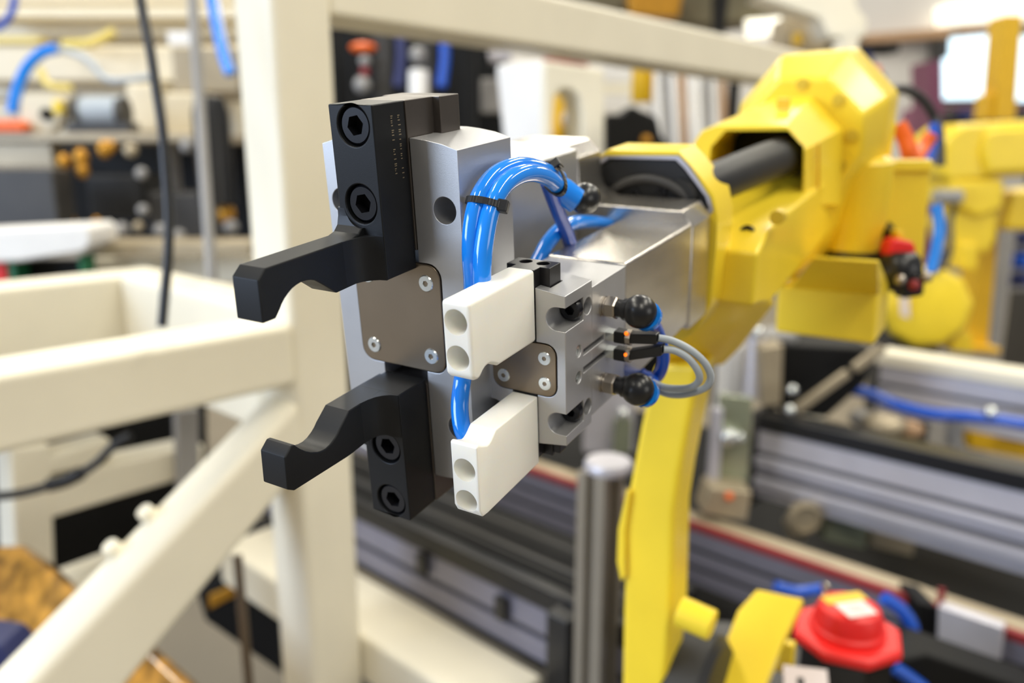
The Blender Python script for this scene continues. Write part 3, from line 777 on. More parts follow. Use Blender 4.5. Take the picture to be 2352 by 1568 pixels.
bed = thing('dark_fill_bed', 'black bed added to fill the darkness beneath the aluminium rails', 'machine', (bedp.x, bedp.y, 0))  # added as a dark filler for the darkness between the rails
bz = bedp.z - 0.14
obj('bed_top', MB().prism([V((bedp.x, bedp.y, bz)) + BX * a - AX * b for a, b in ((0.75, 0.0), (0.75, -1.05), (-1.7, -1.05), (-1.7, 0.0))], UP * -0.05), DARK, bed, 0.004)
for a, b in ((0.7, -0.08), (-1.5, -0.08), (0.7, -0.98), (-1.5, -0.98)):
    q = V((bedp.x, bedp.y, 0)) + BX * a - AX * b
    obj('leg', MB().box(q - V((.03, .03, 0)), (.06, 0, 0), (0, .06, 0), (0, 0, bz - 0.05)), DGREY, bed)
# nearest: lavender profile with dark rail on top
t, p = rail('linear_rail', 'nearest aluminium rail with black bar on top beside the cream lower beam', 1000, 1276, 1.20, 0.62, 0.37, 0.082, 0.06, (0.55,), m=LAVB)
extr('black_bar', p + UP * 0.030 - AX * 0.003, 0.62, 0.36, [(0, 0), (0.02, 0), (0.02, -0.031), (0, -0.031)], BLKP, t)
extr('belt', p + UP * 0.032 + AX * 0.024, 0.62, 0.36, [(0, 0), (0.11, 0), (0.11, -0.012), (0, -0.012)], DARK, t)
for k in (0.045, 0.07, 0.095):
    extr('guide_bar', p + UP * 0.036 + AX * k, 0.62, 0.36, [(0, 0), (0.007, 0), (0.007, -0.006), (0, -0.006)], DGREY if k != 0.07 else DARK, t)
extr('base_strip', p - UP * 0.0825 + AX * 0.002, 0.62, 0.37, [(0, 0), (0.05, 0), (0.05, -0.012), (0, -0.012)], DARK, t)
for x, y in ((975, 1285), (1157, 1385)):
    q = onplane(x, y, p - AX * 0.002, AX)
    obj('clamp', MB().box(q - BX * 0.010 - UP * 0.022, BX * 0.020, UP * 0.034, AX * -0.010), BLKP, t, 0.002)
q = onplane(1295, 1450, p - AX * 0.003, AX)
obj('end_stop', MB().box(q - BX * 0.03 - UP * 0.10, BX * 0.036, UP * 0.14, AX * -0.03), BLKP, t, 0.003)
# red striped profile
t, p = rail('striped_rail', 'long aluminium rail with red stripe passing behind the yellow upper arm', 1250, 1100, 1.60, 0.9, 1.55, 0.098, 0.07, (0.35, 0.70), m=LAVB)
extr('stripe', p + UP * 0.0135 - AX * 0.001, 0.9, 1.55, [(0, 0), (0.012, 0), (0.012, -0.013), (0, -0.013)], REDD, t, 0.001)
extr('cover_strip', p + UP * 0.013 + AX * 0.0125, 0.9, 1.55, [(0, 0), (0.034, 0), (0.034, -0.012), (0, -0.012)], TAN, t, 0.002)
obj('end_post', MB().prism([onplane(x, y, p - AX * 0.002, AX) for x, y in ((2164, 1378), (2312, 1428), (2296, 1545), (2160, 1500))], AX * -0.02), LAV, t, 0.002)
obj('joint', MB().prism([onplane(x, y, p - AX * 0.002, AX) for x, y in ((2156, 1348), (2172, 1352), (2168, 1400), (2154, 1396))], AX * -0.004), REDD, t)
# middle profile
t, p = rail('wide_rail', 'wide ridged aluminium rail with black bar on top right of the robot', 1742, 985, 1.50, 0.0, 1.35, 0.132, 0.06, (0.36, 0.66))
extr('black_bar', p + UP * 0.030 - AX * 0.004, 0.0, 1.35, [(0, 0), (0.05, 0), (0.05, -0.030), (0, -0.030)], BLKP, t, 0.002)
extr('ridge', p - UP * 0.052 - AX * 0.008, 0.0, 1.35, [(0, 0), (0.009, 0), (0.009, -0.014), (0, -0.014)], LAV, t, 0.002)
extr('ridge', p - UP * 0.092 - AX * 0.008, 0.0, 1.35, [(0, 0), (0.009, 0), (0.009, -0.02), (0, -0.02)], LAV, t, 0.002)
obj('end_plate', MB().box(p + BX * 0.0 + UP * 0.035 - AX * 0.006, BX * 0.012, AX * 0.08, UP * -0.19), DGREY, t, 0.002)
# rear profile
t, p = rail('rear_rail', 'farthest aluminium rail with cream top edge beneath the yellow motor', 2022, 838, 1.72, 0.0, 1.2, 0.105, 0.07, (0.4, 0.75))
extr('cover_strip', p + UP * 0.028 - AX * 0.004, 0.01, 1.2, [(0, 0), (0.07, 0), (0.07, -0.028), (0, -0.028)], CREAM, t, 0.004)
# upright profile with white cap
p = at(1381, 1080, 0.93)
t = thing('upright_profile', 'upright aluminium profile with white cap left of the yellow arm', 'post', (p.x, p.y, p.z - 0.6))
W_ = 0.040
def usec(c):
    out = []; h = W_ / 2; g = 0.006; dp = 0.008
    for a, b in ((AX, BX), (BX, -AX), (-AX, -BX), (-BX, AX)):
        out += [c + a * h - b * h, c + a * h - b * g, c + a * (h - dp) - b * g, c + a * (h - dp) + b * g, c + a * h + b * g]
    return out
obj('profile', MB().prism(usec(p), UP * -0.6), POSTG, t, 0.001)
c = at(1398, 1062, 0.93)
obj('cap', MB().lathe(c - UP * 0.010, UP, [(0.0255, 0), (0.028, 0.003), (0.028, 0.010), (0.0255, 0.013)], 32), LAV, t, smooth=40)
# bracket plates behind the yellow arm
t = thing('sensor_bracket', 'pale green-grey bracket with shiny knob standing right of the yellow upper arm', 'bracket', at(1690, 1190, 1.42))
obj('plate', wpoly([(1655, 905), (1730, 915), (1716, 1130), (1640, 1120)], 1.42, 0.012), GLASSG, t, 0.002)
obj('upright', wpoly([(1640, 940), (1662, 940), (1652, 1105), (1628, 1105)], 1.40, 0.02), LAV, t, 0.002)
obj('knob', MB().ell(at(1672, 1003, 1.40), 0.017, 18, 10).ell(at(1697, 1005, 1.40), 0.011, 14, 8), ZINC, t)
obj('foot', wpoly([(1632, 1120), (1728, 1130), (1716, 1200), (1612, 1180)], 1.38, 0.06), TAN, t, 0.004)
obj('lamp', MB().ell(at(1675, 1140, 1.37), 0.007), ORNG, t)
t = thing('rear_bracket', 'small pale bracket seen between the small gripper and the yellow arm', 'bracket', at(1410, 1040, 1.35))
obj('plate', wpoly([(1345, 900), (1460, 890), (1456, 1040), (1340, 1040)], 1.36, 0.02), LAV, t, 0.003)
obj('inset', wpoly([(1412, 965), (1452, 965), (1448, 1040), (1408, 1040)], 1.35, 0.01), GLASSG, t, 0.001)
obj('knob', MB().ell(at(1432, 950, 1.34), 0.010), ZINC, t)
# bits between the rails
t = thing('guide_roller', 'tan flanged roller hanging beneath the wide rail', 'roller', at(1836, 1230, 1.45))
rc = at(1838, 1178, 1.45)
obj('wheel', MB().lathe(rc - V((0, 0.01, 0)), V((0.1, -1, 0)), [(0.028, 0), (0.031, 0.004), (0.031, 0.014), (0.024, 0.017), (0.024, 0.013), (0.012, 0.012)], 28), TAN, t, smooth=40)
obj('stem', wpoly([(1810, 1205), (1855, 1210), (1850, 1242), (1815, 1238)], 1.46, 0.03), TAN, t, 0.002)
for x0, lb in ((1900, 'dark tan'), (2010, 'pale tan')):
    t = tag(obj('cover_plate', wpoly([(x0, 1160 + (x0 - 1900) * .3), (x0 + 95, 1185 + (x0 - 1900) * .3), (x0 + 88, 1262 + (x0 - 1900) * .15), (x0 - 8, 1240 + (x0 - 1900) * .15)], 1.46, 0.03), TAN if x0 > 1950 else GLASSG, None, 0.002), lb + ' plate hanging below the wide rail beside the roller', 'plate')
t = thing('drive_unit', 'black drive block with tan slanted strut below the yellow cable box', 'machine', at(1880, 950, 1.35))
obj('block', wpoly([(1800, 790), (2010, 800), (1990, 880), (1900, 960), (1795, 948)], 1.54, 0.12), DARK, t, 0.006)
obj('side_plate', wpoly([(1748, 800), (1800, 790), (1795, 930), (1752, 935)], 1.50, 0.05), TAN, t, 0.004)
obj('strut', wpoly([(1824, 936), (1945, 850), (1956, 864), (1838, 950)], 1.48, 0.012), TAN, t, 0.002)
obj('strut', wpoly([(1958, 842), (2022, 792), (2038, 806), (1970, 856)], 1.49, 0.012), TAN, t, 0.002)
obj('bolt', MB().ell(at(1815, 942, 1.44), 0.010).ell(at(1820, 896, 1.47), 0.010), ZINC, t)
t = thing('pale_motor', 'pale grey motor body standing behind the yellow lower link', 'motor', at(1700, 900, 1.6))
obj('body', wpoly([(1668, 800), (1712, 790), (1712, 1010), (1660, 1005)], 1.6, 0.08), WHITE, t, 0.008)
obj('column', MB().cyl(at(1738, 770, 1.55), at(1726, 915, 1.55), 0.017), LAV, t, smooth=40)
obj('cap', MB().ell(at(1740, 764, 1.52), 0.012), ZINC, t)
obj('head', wpoly([(1758, 770), (1835, 765), (1832, 815), (1760, 822)], 1.55, 0.08), GREY, t, 0.006)
hose('thick blue hose lying along the rear rail at the right', [at(1930, 890, 1.62), at(2000, 905, 1.60), at(2060, 930, 1.58), at(2140, 950, 1.55), at(2240, 958, 1.52), at(2380, 978, 1.45)], 0.011, HOSED)
t = thing('cast_parts', 'pale cast parts lying behind the black bar of the wide rail', 'part', at(2010, 990, 1.58))
obj('casting', MB().ell(at(2030, 972, 1.58), 0.042, 20, 10, (1, 1, .55)), TAN, t)
obj('casting', MB().ell(at(1985, 962, 1.62), 0.03, 20, 10, (1, 1, .6)), GREY, t)
obj('casting', MB().ell(at(2085, 985, 1.60), 0.03, 20, 10, (1, 1, .6)), COPPER, t)
tag(obj('clamp_knob', MB().ell(at(2276, 948, 1.5), 0.013), ZINC), 'pale round knob on the blue hose along the rear rail', 'knob')
t = thing('yellow_carriage', 'dark yellow carriage under the rear rail at the right edge', 'carriage', at(2290, 1010, 1.62))
obj('body', wpoly([(2225, 975), (2400, 990), (2400, 1060), (2228, 1030)], 1.9, 0.08), YELD, t, 0.004)
obj('block', wpoly([(2305, 972), (2380, 978), (2380, 1012), (2310, 1005)], 1.87, 0.03), YEL, t, 0.004)
obj('post', wpoly([(2188, 965), (2214, 965), (2214, 1030), (2188, 1030)], 1.58, 0.03), GREY, t, 0.002)
# foreground corner at lower right
tag(obj('dark_block', wpoly([(2112, 1385), (2156, 1395), (2156, 1480), (2110, 1460)], 1.12, 0.06), DARK, None, 0.002), 'small black block on the striped rail right of the red motor cap', 'block')
hose('blue hose curving down behind the red motor cap', [at(2030, 1372, .98), at(2070, 1400, .98), at(2095, 1440, .98), at(2086, 1470, .98)], 0.008, HOSED)
hose('blue hose at the lower right edge below the red motor cap', [at(2050, 1530, .92), at(2080, 1550, .92), at(2120, 1580, .92)], 0.008, HOSED)
hose('blue hose lying on the striped rail left of the red motor cap', [at(1780, 1345, 1.05), at(1830, 1358, 1.05), at(1890, 1352, 1.05)], 0.007, HOSED)
t = thing('black_drive', 'black drive housing filling the lower right corner', 'machine', at(2230, 1650, 0.95))
obj('housing', wpoly([(2040, 1520), (2130, 1500), (2420, 1600), (2420, 1760), (2040, 1760)], 0.93, 0.06), DARK, t, 0.006)

# ------------------------------------------------------------------ second robot and the far right
r2 = thing('robot_arm', 'second yellow robot arm standing far behind at the right edge', 'robot', at(2280, 800, 2.0))
obj('elbow', wpoly([(2165, 340), (2180, 310), (2215, 283), (2420, 272), (2420, 400), (2330, 405), (2180, 420), (2162, 400)], 1.95, 0.18), YEL, r2, 0.014, 4)
obj('side_cover', wpoly([(2268, 305), (2290, 296), (2420, 292), (2420, 392), (2270, 398), (2258, 350)], 1.93, 0.03), YEL, r2, 0.01, 3)
obj('neck', wpoly([(2185, 415), (2310, 410), (2306, 480), (2250, 500), (2180, 470)], 1.97, 0.14), YEL, r2, 0.012, 3)
obj('lower_arm', wpoly([(2200, 470), (2296, 460), (2292, 545), (2270, 585), (2196, 580), (2180, 520)], 2.0, 0.12), YEL, r2, 0.012, 3)
obj('grey_joint', MB().cyl(at(2148, 452, 1.95), at(2205, 452, 1.95), 0.018), GREY, r2)
obj('side_arm', wpoly([(2320, 440), (2420, 430), (2420, 530), (2305, 530)], 2.1, 0.1), YEL, r2, 0.012)
obj('foot_link', wpoly([(2205, 560), (2250, 560), (2245, 625), (2205, 620)], 2.0, 0.08), YEL, r2, 0.008)
cable('black_cable', 'dark cable hanging left of the second yellow robot', [(2192, 478, 1.99), (2182, 505, 1.93), (2182, 560, 1.9), (2172, 600, 1.9), (2150, 620, 1.9)], 0.008, DGREY)
t = thing('guard_post', 'mustard yellow guard post standing on the floor below the second robot', 'post', at(2245, 800, 2.25))
obj('post', wpoly([(2262, 520), (2296, 520), (2270, 800), (2224, 798)], 2.25, 0.09), YELD, t, 0.004)
obj('base', wpoly([(2200, 792), (2300, 800), (2296, 815), (2196, 808)], 2.25, 0.12), YELD, t, 0.004)
t = thing('guard_post', 'tall yellow post rising to the top edge right of the bright screen', 'post', at(2325, 300, 2.9))
obj('post', wpoly([(2308, 34), (2350, 34), (2332, 275), (2286, 275)], 2.9, 0.1), YELD, t, 0.004)
obj('side_block', wpoly([(2270, 215), (2300, 215), (2300, 275), (2262, 275)], 2.95, 0.08), YELD, t, 0.004)  # lower side piece in the same yellow as the post
t = thing('base_motor', 'round yellow faceted motor cap below the red and black valve', 'motor', at(2140, 800, 1.85))
c = at(2128, 705, 1.95); ax_ = (V((-0.35, -1, 0.12))).normalized()
obj('housing', MB().lathe(c - ax_ * 0.05, ax_, [(0.082, -0.06), (0.102, -0.02), (0.102, 0.045), (0.091, 0.062), (0.069, 0.068)], 10), YEL, t, 0.003, smooth=25)
obj('label', MB().box(c + ax_ * 0.0181 - V((0.062, 0, 0)) + UP * -0.02, V((0.022, 0, -0.006)), UP * 0.068 - V((0.012, 0, 0)), ax_ * 0.002), LABEL, t)  # white strip painted in for the highlight on the motor's face
obj('foot', wpoly([(2195, 745), (2235, 770), (2236, 812), (2180, 806)], 1.98, 0.08), YEL, t, 0.006)
obj('column', MB().box(V((c.x - 0.06, c.y + 0.03, 0)), (0.12, 0, 0), (0, 0.12, 0), (0, 0, c.z - 0.06)), DGREY, t, 0.004)
t = thing('monitor', 'large bright monitor glowing on the far wall at upper right', 'screen', at(2235, 240, 8.3))
obj('bezel', wpoly([(2146, 92), (2316, 72), (2312, 240), (2150, 236)], 8.28, 0.12), DGREY, t, 0.006)
obj('screen', wpoly([(2160, 140), (2182, 130), (2184, 88), (2304, 76), (2300, 226), (2158, 228)], 8.25, 0.02), SCREEN, t)
t = thing('monitor', 'narrow bright screen cut by the right edge behind the yellow post', 'screen', at(2345, 240, 8.3))
obj('bezel', wpoly([(2330, 70), (2420, 70), (2420, 240), (2326, 240)], 8.30, 0.12), DGREY, t, 0.006)
obj('screen', wpoly([(2336, 82), (2416, 82), (2416, 232), (2330, 232)], 8.27, 0.02), SCREEN, t)
tag(obj('ceiling_light', wpoly([(2182, 8), (2400, -8), (2400, 38), (2186, 52)], 8.1, 0.3), LAMP), 'long white light fitting at the upper right corner above the monitor', 'lamp')
tag(obj('work_lamp', wpoly([(1716, 44), (1794, 38), (1790, 78), (1722, 84)], 3.17, 0.04), LAMP), 'bright white lamp glowing just above the cream top beam', 'lamp')
tag(obj('wall_board', wpoly([(2202, 55), (2312, 44), (2310, 84), (2206, 92)], 8.40, 0.05), COPPER), 'brown board above the bright monitor', 'board')
tag(obj('wall_shelf', wpoly([(1990, 78), (2190, 62), (2190, 84), (1992, 96)], 8.3, 0.2), COPPER), 'long copper-brown shelf along the far wall', 'shelf')
tag(obj('cabinet_edge', wpoly([(2136, 140), (2164, 138), (2166, 262), (2150, 300), (2150, 960), (2140, 960), (2140, 300)], 4.2, 0.2), MAROON), 'maroon upright panel left of the bright monitor', 'panel')
t = thing('parts_rack', 'low dark rack with navy bins beneath the bright monitor', 'rack', at(2250, 290, 4.4))
obj('shelf', wpoly([(2150, 243), (2420, 243), (2420, 300), (2140, 300)], 4.5, 0.4), MAROON, t, 0.004)
for x in (2182, 2404):
    obj('leg', wbox(x, 296, x + 14, 930, 4.55, 0.3), DGREY, t)
for k in range(6):
    obj('bin', wbox(2166 + k * 42, 250, 2198 + k * 42, 280, 4.4, 0.1), NAVY if k % 2 else DGREY, t, 0.006)
t = thing('bin_rack', 'grey rack with blue bins at the right edge beside the guard post', 'rack', at(2330, 660, 3.0))
for k, y in enumerate((545, 598, 640)):
    obj('shelf', wbox(2288, y + 18, 2430, y + 28, 3.0, 0.4), GREY, t)
    for j in range(3):
        obj('bin', wbox(2294 + j * 46, y - 14, 2332 + j * 46, y + 17, 2.98, 0.2), NAVY if k != 1 else HOSED, t, 0.006)
obj('frame', wbox(2284, 470, 2292, 1205, 3.0, 0.4), GREY, t)
t = thing('mounting_bracket', 'dark flat bracket with orange-red end sticking out above the robot elbow', 'bracket', at(2010, 190, 2.0))
obj('bar', wpoly([(1915, 98), (2068, 100), (2066, 120), (1915, 122)], 2.28, 0.08), DARK, t, 0.004)
obj('stem', wpoly([(1960, 118), (2005, 120), (2012, 160), (1985, 165)], 2.27, 0.06), NAVY, t, 0.004)
obj('connector', wpoly([(1990, 148), (2022, 150), (2026, 168), (2004, 176)], 2.25, 0.05), ORNG, t, 0.004)
obj('plug', wpoly([(2010, 168), (2034, 168), (2034, 196), (2016, 196)], 2.26, 0.05), BLKP, t, 0.004)
t = thing('overhead_frame', 'pale cream overhead frame crossing above the robot elbow', 'frame', at(1900, 110, 2.2))
obj('beam', wpoly([(1740, -10), (1965, -20), (1970, 18), (1994, 46), (1988, 86), (1905, 86), (1884, 42)], 2.3, 0.12), CREAM, t, 0.006)
obj('leg', wbox(1890, 84, 1922, 1200, 2.36, 0.08), CREAM, t)
obj('under_beam', wpoly([(1800, 40), (1886, 40), (1935, 84), (1900, 122), (1790, 110)], 2.5, 0.12), TAN, t, 0.006)
tag(obj('yellow_plug', MB().cyl(at(1832, 78, 2.4), at(1832, 104, 2.4), 0.014), YELD), 'small yellow plug poking up above the cream top beam', 'plug')
t = thing('dark_gantry', 'dark brown gantry seen above the cream top beam', 'gantry', at(1550, 80, 3.3))
OLIVE = mat('dark_brown_gantry', (92, 84, 60), 0.6, var=0.2, scale=6)
obj('beam', wpoly([(1200, -70), (1720, -70), (1890, 46), (1800, 36), (1640, 56), (1200, 56)], 3.2, 0.3), OLIVE, t, 0.01)
obj('brown_cover', wpoly([(1440, -20), (1570, -20), (1560, 40), (1450, 34)], 3.1, 0.1), COPPER if False else BRASS, t, 0.01)
obj('dark_post', wpoly([(1648, -20), (1676, -20), (1667, 54), (1664, 1180), (1650, 1180), (1650, 54)], 3.1, 0.1), DARK, t, 0.004)
# ------------------------------------------------------------------ behind the gripper, under the top beam
t = thing('dark_rack', 'dark equipment rack with blue hoses seen behind the large gripper', 'rack', at(950, 330, 2.1))
obj('back', wbox(740, 40, 1160, 900, 2.5, 0.05), DARK, t)
for x0, x1, m in ((872, 908, DGREY), (978, 998, DGREY), (770, 792, DARK), (1060, 1096, DARK)):
    obj('upright', wbox(x0, 50, x1, 1000, 2.2, 0.06), m, t, 0.004)
obj('cylinder', MB().cyl(at(962, 165, 2.1), at(962, 300, 2.1), 0.026), WHITE, t)
obj('cylinder_head', MB().ell(at(960, 126, 2.1), 0.022), GREY, t)
for x, m in ((1018, HOSED), (918, NAVY)):
    obj('hose', MB().tube([at(x, 70, 2.1), at(x + 4, 130, 2.1), at(x - 4, 200, 2.1)], 0.014), m, t)
obj('orange_knob', MB().ell(at(835, 110, 2.1), 0.028, 16, 8, (1.3, 1.3, .5)), ORNG, t)
obj('button', MB().ell(at(838, 140, 2.08), 0.015), GREY, t)
obj('button', MB().ell(at(832, 195, 2.08), 0.022), GREY, t)
obj('red_button', MB().ell(at(838, 165, 2.08), 0.012), REDD, t)
obj('shelf_box', wpoly([(1118, 118), (1170, 112), (1178, 135), (1124, 142)], 2.15, 0.06), LAV, t, 0.004)
obj('panel', wbox(1104, 180, 1160, 260, 2.3, 0.05), GREY, t, 0.006)
t = thing('white_machine', 'white machine housing with arched opening behind the adapter', 'machine', at(1270, 400, 1.75))
obj('body', MB().hull([onplane(x, y, at(1190, 240, 1.8), V((.62, .78, 0))) for x, y in ((1140, 150), (1148, 172), (1215, 330), (1215, 880), (1252, 880), (1252, 140))] +
    [onplane(x, y, at(1200, 240, 2.0), V((.62, .78, 0))) for x, y in ((1252, 150), (1252, 860))]), WHITE, t, 0.006)
obj('side', wpoly([(1250, 138), (1388, 160), (1392, 880), (1340, 880), (1338, 260), (1330, 222), (1310, 204), (1288, 204), (1274, 222), (1270, 260), (1270, 880), (1250, 880)], 1.80, 0.10, n=(-.3, .95, 0)), CREAM, t, 0.005)
obj('rim', wpoly([(1250, 126), (1352, 138), (1352, 150), (1250, 140)], 1.79, 0.14), REDD, t, 0.003)
obj('yellow_core', MB().cyl(at(1292, 212, 2.02), at(1284, 380, 2.02), 0.026), YELD, t)
obj('inner_wheel', MB().ell(at(1312, 275, 2.0), 0.026), WHITE, t)
obj('green_base', wbox(1300, 298, 1345, 360, 1.96, 0.05), GREEN, t, 0.006)
for x, m, lb in ((1170, TAN, 'pale'), (1184, NAVY, 'navy'), (1208, RED, 'red')):
    tag(obj('small_bin', wbox(x - 14, 288, x + 14, 330, 1.95, 0.06), m, None, 0.006), lb + ' small bin below the white machine housing behind the large gripper', 'bin')
t = thing('yellow_roller', 'upright yellow roller under the cream top beam', 'roller', at(1474, 260, 2.3))
obj('drum', MB().lathe(at(1474, 235, 2.3), UP, [(0.028, 0), (0.031, 0.004), (0.031, 0.12), (0.02, 0.125)], 24), YELD, t, smooth=40)
t = thing('white_curtain', 'white folded sheets and grey cords hanging left of the robot elbow', 'curtain', at(1560, 330, 2.5))
for k in range(9):
    x = 1505 + k * 19
    obj('fold', MB().cyl(at(x, 120, 2.5), at(x + 14 - k, 360, 2.5), 0.013, n=10), (WHITE, GREY, WHITE, COPPER, WHITE)[k % 5], t, smooth=80)
tag(obj('black_upright', wbox(1648, 110, 1666, 1400, 2.4, 0.04), DARK), 'thin black upright left of the yellow elbow housing', 'post')
t = thing('white_stack', 'stack of pale boxes left of the yellow roller', 'box', at(1420, 260, 2.45))
for y0, y1, m in ((150, 190, WHITE), (192, 216, CREAM), (218, 262, WHITE), (263, 1380, GREY)):
    obj('layer', wbox(1380, y0, 1462, y1, 2.95, 0.12), m, t, 0.006)
t = thing('black_machine', 'black machine silhouette between the white housing and robot elbow', 'machine', at(1480, 460, 2.15))
obj('body', wpoly([(1392, 262), (1428, 262), (1450, 240), (1480, 255), (1510, 268), (1520, 310), (1545, 345), (1560, 880), (1390, 880)], 2.15, 0.15), DARK, t, 0.01)
obj('amber_dial', MB().ell(at(1484, 322, 2.12), 0.014), BRASS, t)
t = thing('wall_cabinet', 'pale pink-grey cabinet with red knob behind the conduit', 'cabinet', at(1560, 300, 2.6))
obj('panel', wpoly([(1490, 235), (1640, 180), (1660, 400), (1560, 400), (1500, 300)], 2.6, 0.04), WHITE, t, 0.004)
obj('red_knob', MB().ell(at(1572, 288, 2.55), 0.016), REDD, t)

# ------------------------------------------------------------------ left background
tag(obj('black_cable', MB().tube([at(320, -20, .85), at(330, 40, .85), at(346, 120, .85), at(358, 200, .85), at(372, 290, .85), at(382, 400, .85), at(388, 500, .85), at(386, 590, .85), at(379, 670, .85), at(372, 750, .85)], 0.0052, 12, 8), BLKP, smooth=80),
    'black cable hanging down left of the cream post', 'cable')
tag(obj('steel_rod', MB().cyl(at(440, -40, 1.33), at(488, 660, 1.33), 0.009), GREY, smooth=60), 'straight grey rod standing between the black cable and the cream post', 'rod')
t = thing('gantry_frame', 'cream horizontal gantry beams stacked across the upper left', 'frame', at(250, 230, 2.4))
for y0, y1, dd, m in ((-40, 8, 2.4, CREAMB), (14, 44, 2.3, CREAMB), (52, 90, 2.5, CREAMB), (104, 188, 2.3, CREAMB), (196, 230, 2.45, CREAMB)):
    obj('beam', wbox(-90, y0, 560, y1, dd, 0.12), m, t, 0.012, 3)
obj('beam_end', wbox(395, 108, 548, 212, 2.18, 0.12), TAN, t, 0.006)
obj('glare_plate', wbox(384, 72, 440, 104, 2.16, 0.02), WHITE, t, 0.003)  # white plate painted in for a spot of glare on the beams
obj('back_panel', wbox(-90, -60, 570, 320, 2.75, 0.04), TAN, t)
for x in (-80, 552):
    obj('leg', wbox(x, -40, x + 14, 1120, 2.8, 0.08), CREAMB, t)
tag(obj('wire_duct', wbox(-80, 84, 90, 98, 2.28, 0.05), PALEY), 'thin yellow duct along a cream beam at the left edge', 'duct')
tag(obj('wire_bundle', MB().tube([at(150, 102, 2.25), at(200, 100, 2.2), at(236, 88, 2.2), at(262, 72, 2.2)], 0.013, 12), PALEY, smooth=80), 'yellow wire bundle on the cream beams left of the black cable', 'cable')
t = thing('bench', 'pale bench shelf with beige apron at the left carrying air cylinders', 'bench', at(150, 400, 2.0))
obj('top', wbox(-90, 304, 470, 326, 1.95, 0.45), TAN, t, 0.004)
obj('apron', wbox(-90, 326, 120, 384, 1.98, 0.05), TAN, t, 0.004)
obj('back_box', wbox(290, 190, 372, 304, 2.2, 0.2), CREAMB, t, 0.012)
obj('back_box', wbox(378, 212, 470, 318, 2.15, 0.2), CREAMB, t, 0.012)
for x in (-70, 395):
    obj('leg', wbox(x, 324, x + 20, 900, 2.3, 0.06), GREY, t)
t = thing('air_cylinder', 'pale air cylinder with black end caps lying on the bench', 'cylinder', at(235, 300, 1.98))
obj('barrel', MB().cyl(at(186, 256, 1.98), at(288, 254, 1.98), 0.035), GREYC, t)
for x in (186, 282):
    obj('end_cap', MB().cyl(at(x - 6, 258, 1.98), at(x + 8, 258, 1.98), 0.040, n=8), DGREY, t)
obj('foot', wbox(150, 280, 296, 303, 1.96, 0.06), DGREY, t, 0.002)
t = thing('bracket', 'cream rounded bracket with dark hole on the bench left of the air cylinder', 'bracket', at(95, 300, 1.95))
obj('plate', wpoly([(44, 300), (44, 226), (58, 214), (130, 212), (152, 224), (150, 262), (132, 290), (112, 304)], 1.95, 0.04), CREAMB, t, 0.006)
obj('hole_bush', MB().cyl(at(106, 262, 1.94), at(106, 262, 1.97), 0.014), DARK, t)
obj('yellow_valve', wbox(120, 230, 138, 262, 1.93, 0.03), YEL, t, 0.004)
tag(obj('orange_block', wpoly([(-60, 276), (36, 274), (58, 288), (54, 303), (-60, 303)], 1.93, 0.08), ORNG, None, 0.004), 'bright orange block lying on the bench at the left edge', 'block')
hose('blue hose rising from the bench at the far left', [at(28, 260, 1.95), at(40, 205, 1.95), at(62, 155, 1.95), at(96, 122, 1.95), at(130, 112, 1.95)], 0.013)
hose('pale thin hose arching right over the air cylinder', [at(100, 118, 1.96), at(150, 116, 1.96), at(205, 140, 1.96), at(242, 180, 1.96), at(290, 184, 1.96), at(350, 176, 1.96)], 0.008, GREYC)
hose('blue hose in the upper left corner', [at(34, -10, 1.9), at(30, 20, 1.9), at(14, 48, 1.9), at(-10, 66, 1.9)], 0.008, HOSED)
hose('pale yellow hose crossing above the cream bracket', [at(92, 158, 1.94), at(106, 190, 1.94), at(130, 200, 1.94), at(165, 202, 1.94)], 0.009, PALEY)
hose('blue hose hanging along the left side of the cream post top', [at(486, -20, 1.6), at(494, 30, 1.6), at(504, 80, 1.6), at(516, 130, 1.6), at(530, 170, 1.6)], 0.012)
t = thing('dark_assembly', 'dark machine assembly with brass fittings below the bench', 'machine', at(350, 600, 1.9))
obj('back', wbox(132, 330, 575, 554, 2.5, 0.1), DARK, t)
obj('column', MB().lathe(at(500, 470, 1.85), UP, [(0.04, 0), (0.04, 0.2), (0.032, 0.235), (0.02, 0.24)], 24), BLKP, t, smooth=40)
obj('column_eye', MB().torus(at(488, 250, 1.85), V((0, 1, 0)), 0.022, 0.010), TAN, t)
obj('block', wbox(200, 400, 330, 500, 2.0, 0.12), BLKR, t, 0.01)
obj('block', wbox(340, 440, 470, 560, 2.0, 0.12), DGREY, t, 0.01)
for x, y, r in ((147, 372, .015), (186, 362, .017), (190, 392, .014), (240, 342, .016), (254, 336, .012), (222, 510, .010), (520, 490, .020), (165, 506, .010)):
    obj('brass_fitting', MB().ell(at(x, y, 1.88), r, 14, 8, (1, 1, 1.3)), BRASS, t)
for x, y, r in ((325, 398, .014), (329, 482, .013), (280, 526, .016), (318, 520, .012), (530, 520, .017), (498, 424, .013), (300, 345, .016), (430, 335, .016), (370, 528, .015), (140, 492, .012), (412, 540, .014), (240, 528, .012)):
    obj('steel_bolt', MB().ell(at(x, y, 1.87), r, 14, 8), GREY if x % 3 else TAN, t)
t = thing('dark_cabinet', 'charcoal box standing on the left edge above the white tray', 'cabinet', at(50, 520, 1.8))
obj('body', wbox(-90, 388, 128, 520, 1.80, 0.08), DGREY, t, 0.006)
t = thing('white_tray', 'white rounded tray at the left edge above green and red legs', 'tray', at(100, 592, 1.6))
obj('tray', wpoly([(-90, 530), (190, 516), (206, 526), (210, 560), (192, 580), (40, 602), (-90, 606)], 1.62, 0.12), WHITE, t, 0.008, 3)
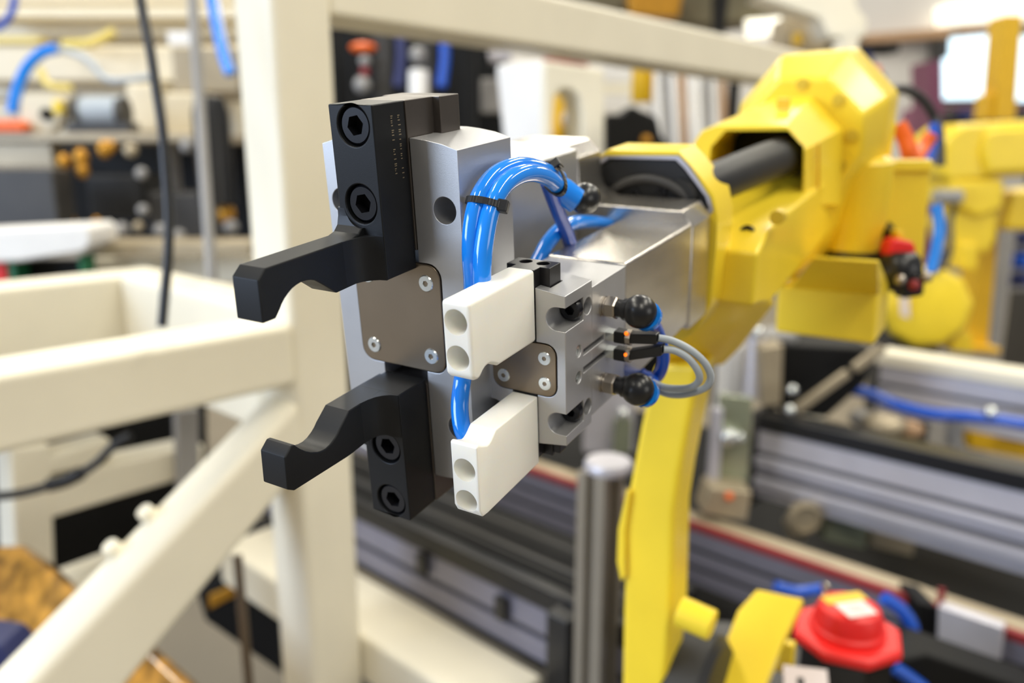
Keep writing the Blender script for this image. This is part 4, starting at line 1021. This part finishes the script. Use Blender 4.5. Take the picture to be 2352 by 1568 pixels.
for x0, x1, m in ((18, 36, GREEN), (182, 194, GREEN), (-30, 14, RED)):
    obj('leg', wbox(x0, 585, x1, 660, 1.66, 0.05), m, t, 0.003)
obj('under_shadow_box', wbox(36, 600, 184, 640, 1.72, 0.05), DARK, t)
t = thing('work_table', 'beige table edge behind the rear cream beam at the left', 'table', at(300, 660, 1.75))
obj('top', wbox(205, 556, 575, 590, 1.70, 0.1), TAN, t, 0.004)
obj('apron', wbox(210, 592, 570, 650, 1.80, 0.04), CREAM, t, 0.004)
# lower left
t = thing('lower_frame', 'beige lower machine frame with rails behind the slanting brace', 'frame', at(80, 1300, 1.25))
lw0 = at(70, 1120, 1.25)
def lpt(x, y): return onplane(x, y, lw0, BX)
obj('leg', MB().prism([lpt(24, 1030), lpt(118, 1020), lpt(128, 1330), lpt(36, 1330)], BX * 0.08), CREAM, t, 0.006)
obj('rail', MB().prism([lpt(100, 1050), lpt(256, 1006), lpt(256, 1060), lpt(108, 1092)], BX * 0.06), CREAM, t, 0.006)
obj('rail', MB().prism([lpt(108, 1100), lpt(470, 1020), lpt(470, 1085), lpt(116, 1192)], BX * 0.07), CREAM, t, 0.006)
obj('rail', MB().prism([lpt(132, 1350), lpt(470, 1222), lpt(470, 1280), lpt(138, 1404)], BX * 0.07), CREAM, t, 0.006)
obj('back_panel', MB().prism([lpt(-60, 1000) + BX * .25, lpt(620, 860) + BX * .25, lpt(620, 1380) + BX * .25, lpt(-60, 1500) + BX * .25], BX * 0.02), DARK, t)
obj('grey_post', MB().prism([lpt(388, 940) - BX * .03, lpt(440, 930) - BX * .03, lpt(440, 1120) - BX * .03, lpt(396, 1130) - BX * .03], BX * 0.02), GREY, t, 0.003)
cable('black_cable', 'thick black cable sagging under the left cream beam', [(-40, 1142, 1.15), (40, 1134, 1.15), (110, 1116, 1.15), (180, 1090, 1.15), (225, 1060, 1.15), (262, 1022, 1.15), (300, 1000, 1.15)], 0.0065, BLKP)
tag(obj('cable_sleeve', MB().tube([at(112, 1114, 1.15), at(150, 1104, 1.15), at(186, 1086, 1.15)], 0.010, 12), BLKP, smooth=80), 'thicker sleeve on the black cable under the left beam', 'sleeve')
wp = at(140, 1400, 1.09)
wn = (V((0.25, 0.62, -0.74))).normalized()
tag(obj('wrapped_board', MB().prism([onplane(x, y, wp, wn) for x, y in ((-80, 1290), (-10, 1248), (46, 1246), (110, 1300), (186, 1366), (300, 1452), (440, 1575), (520, 1700), (-80, 1700))], wn * 0.05), AMBER, None, 0.012, 3),
    'amber plastic-wrapped board leaning below the slanting brace', 'board')
tag(obj('navy_case', wpoly([(-80, 1470), (2, 1482), (40, 1525), (36, 1640), (-80, 1640)], 0.93, 0.05), NAVY, None, 0.006), 'dark navy case at the lower left corner', 'case')
tag(obj('brown_rod', MB().cyl(at(545, 1275, 1.12), at(578, 1640, 1.12), 0.0065), mat('brown_rod', (92, 78, 62), 0.4, 0.4, var=0.08)), 'thin brown rod standing between brace and post', 'rod')
t = thing('floor_machine', 'black low machine base with yellow edge under the brace', 'machine', at(570, 1500, 1.6))
obj('body', wpoly([(450, 1360), (520, 1330), (700, 1400), (700, 1560), (640, 1545), (470, 1425)], 1.6, 0.3), DARK, t, 0.006)
obj('yellow_edge', wpoly([(478, 1368), (530, 1345), (540, 1368), (480, 1400)], 1.58, 0.02), BRASS, t, 0.003)
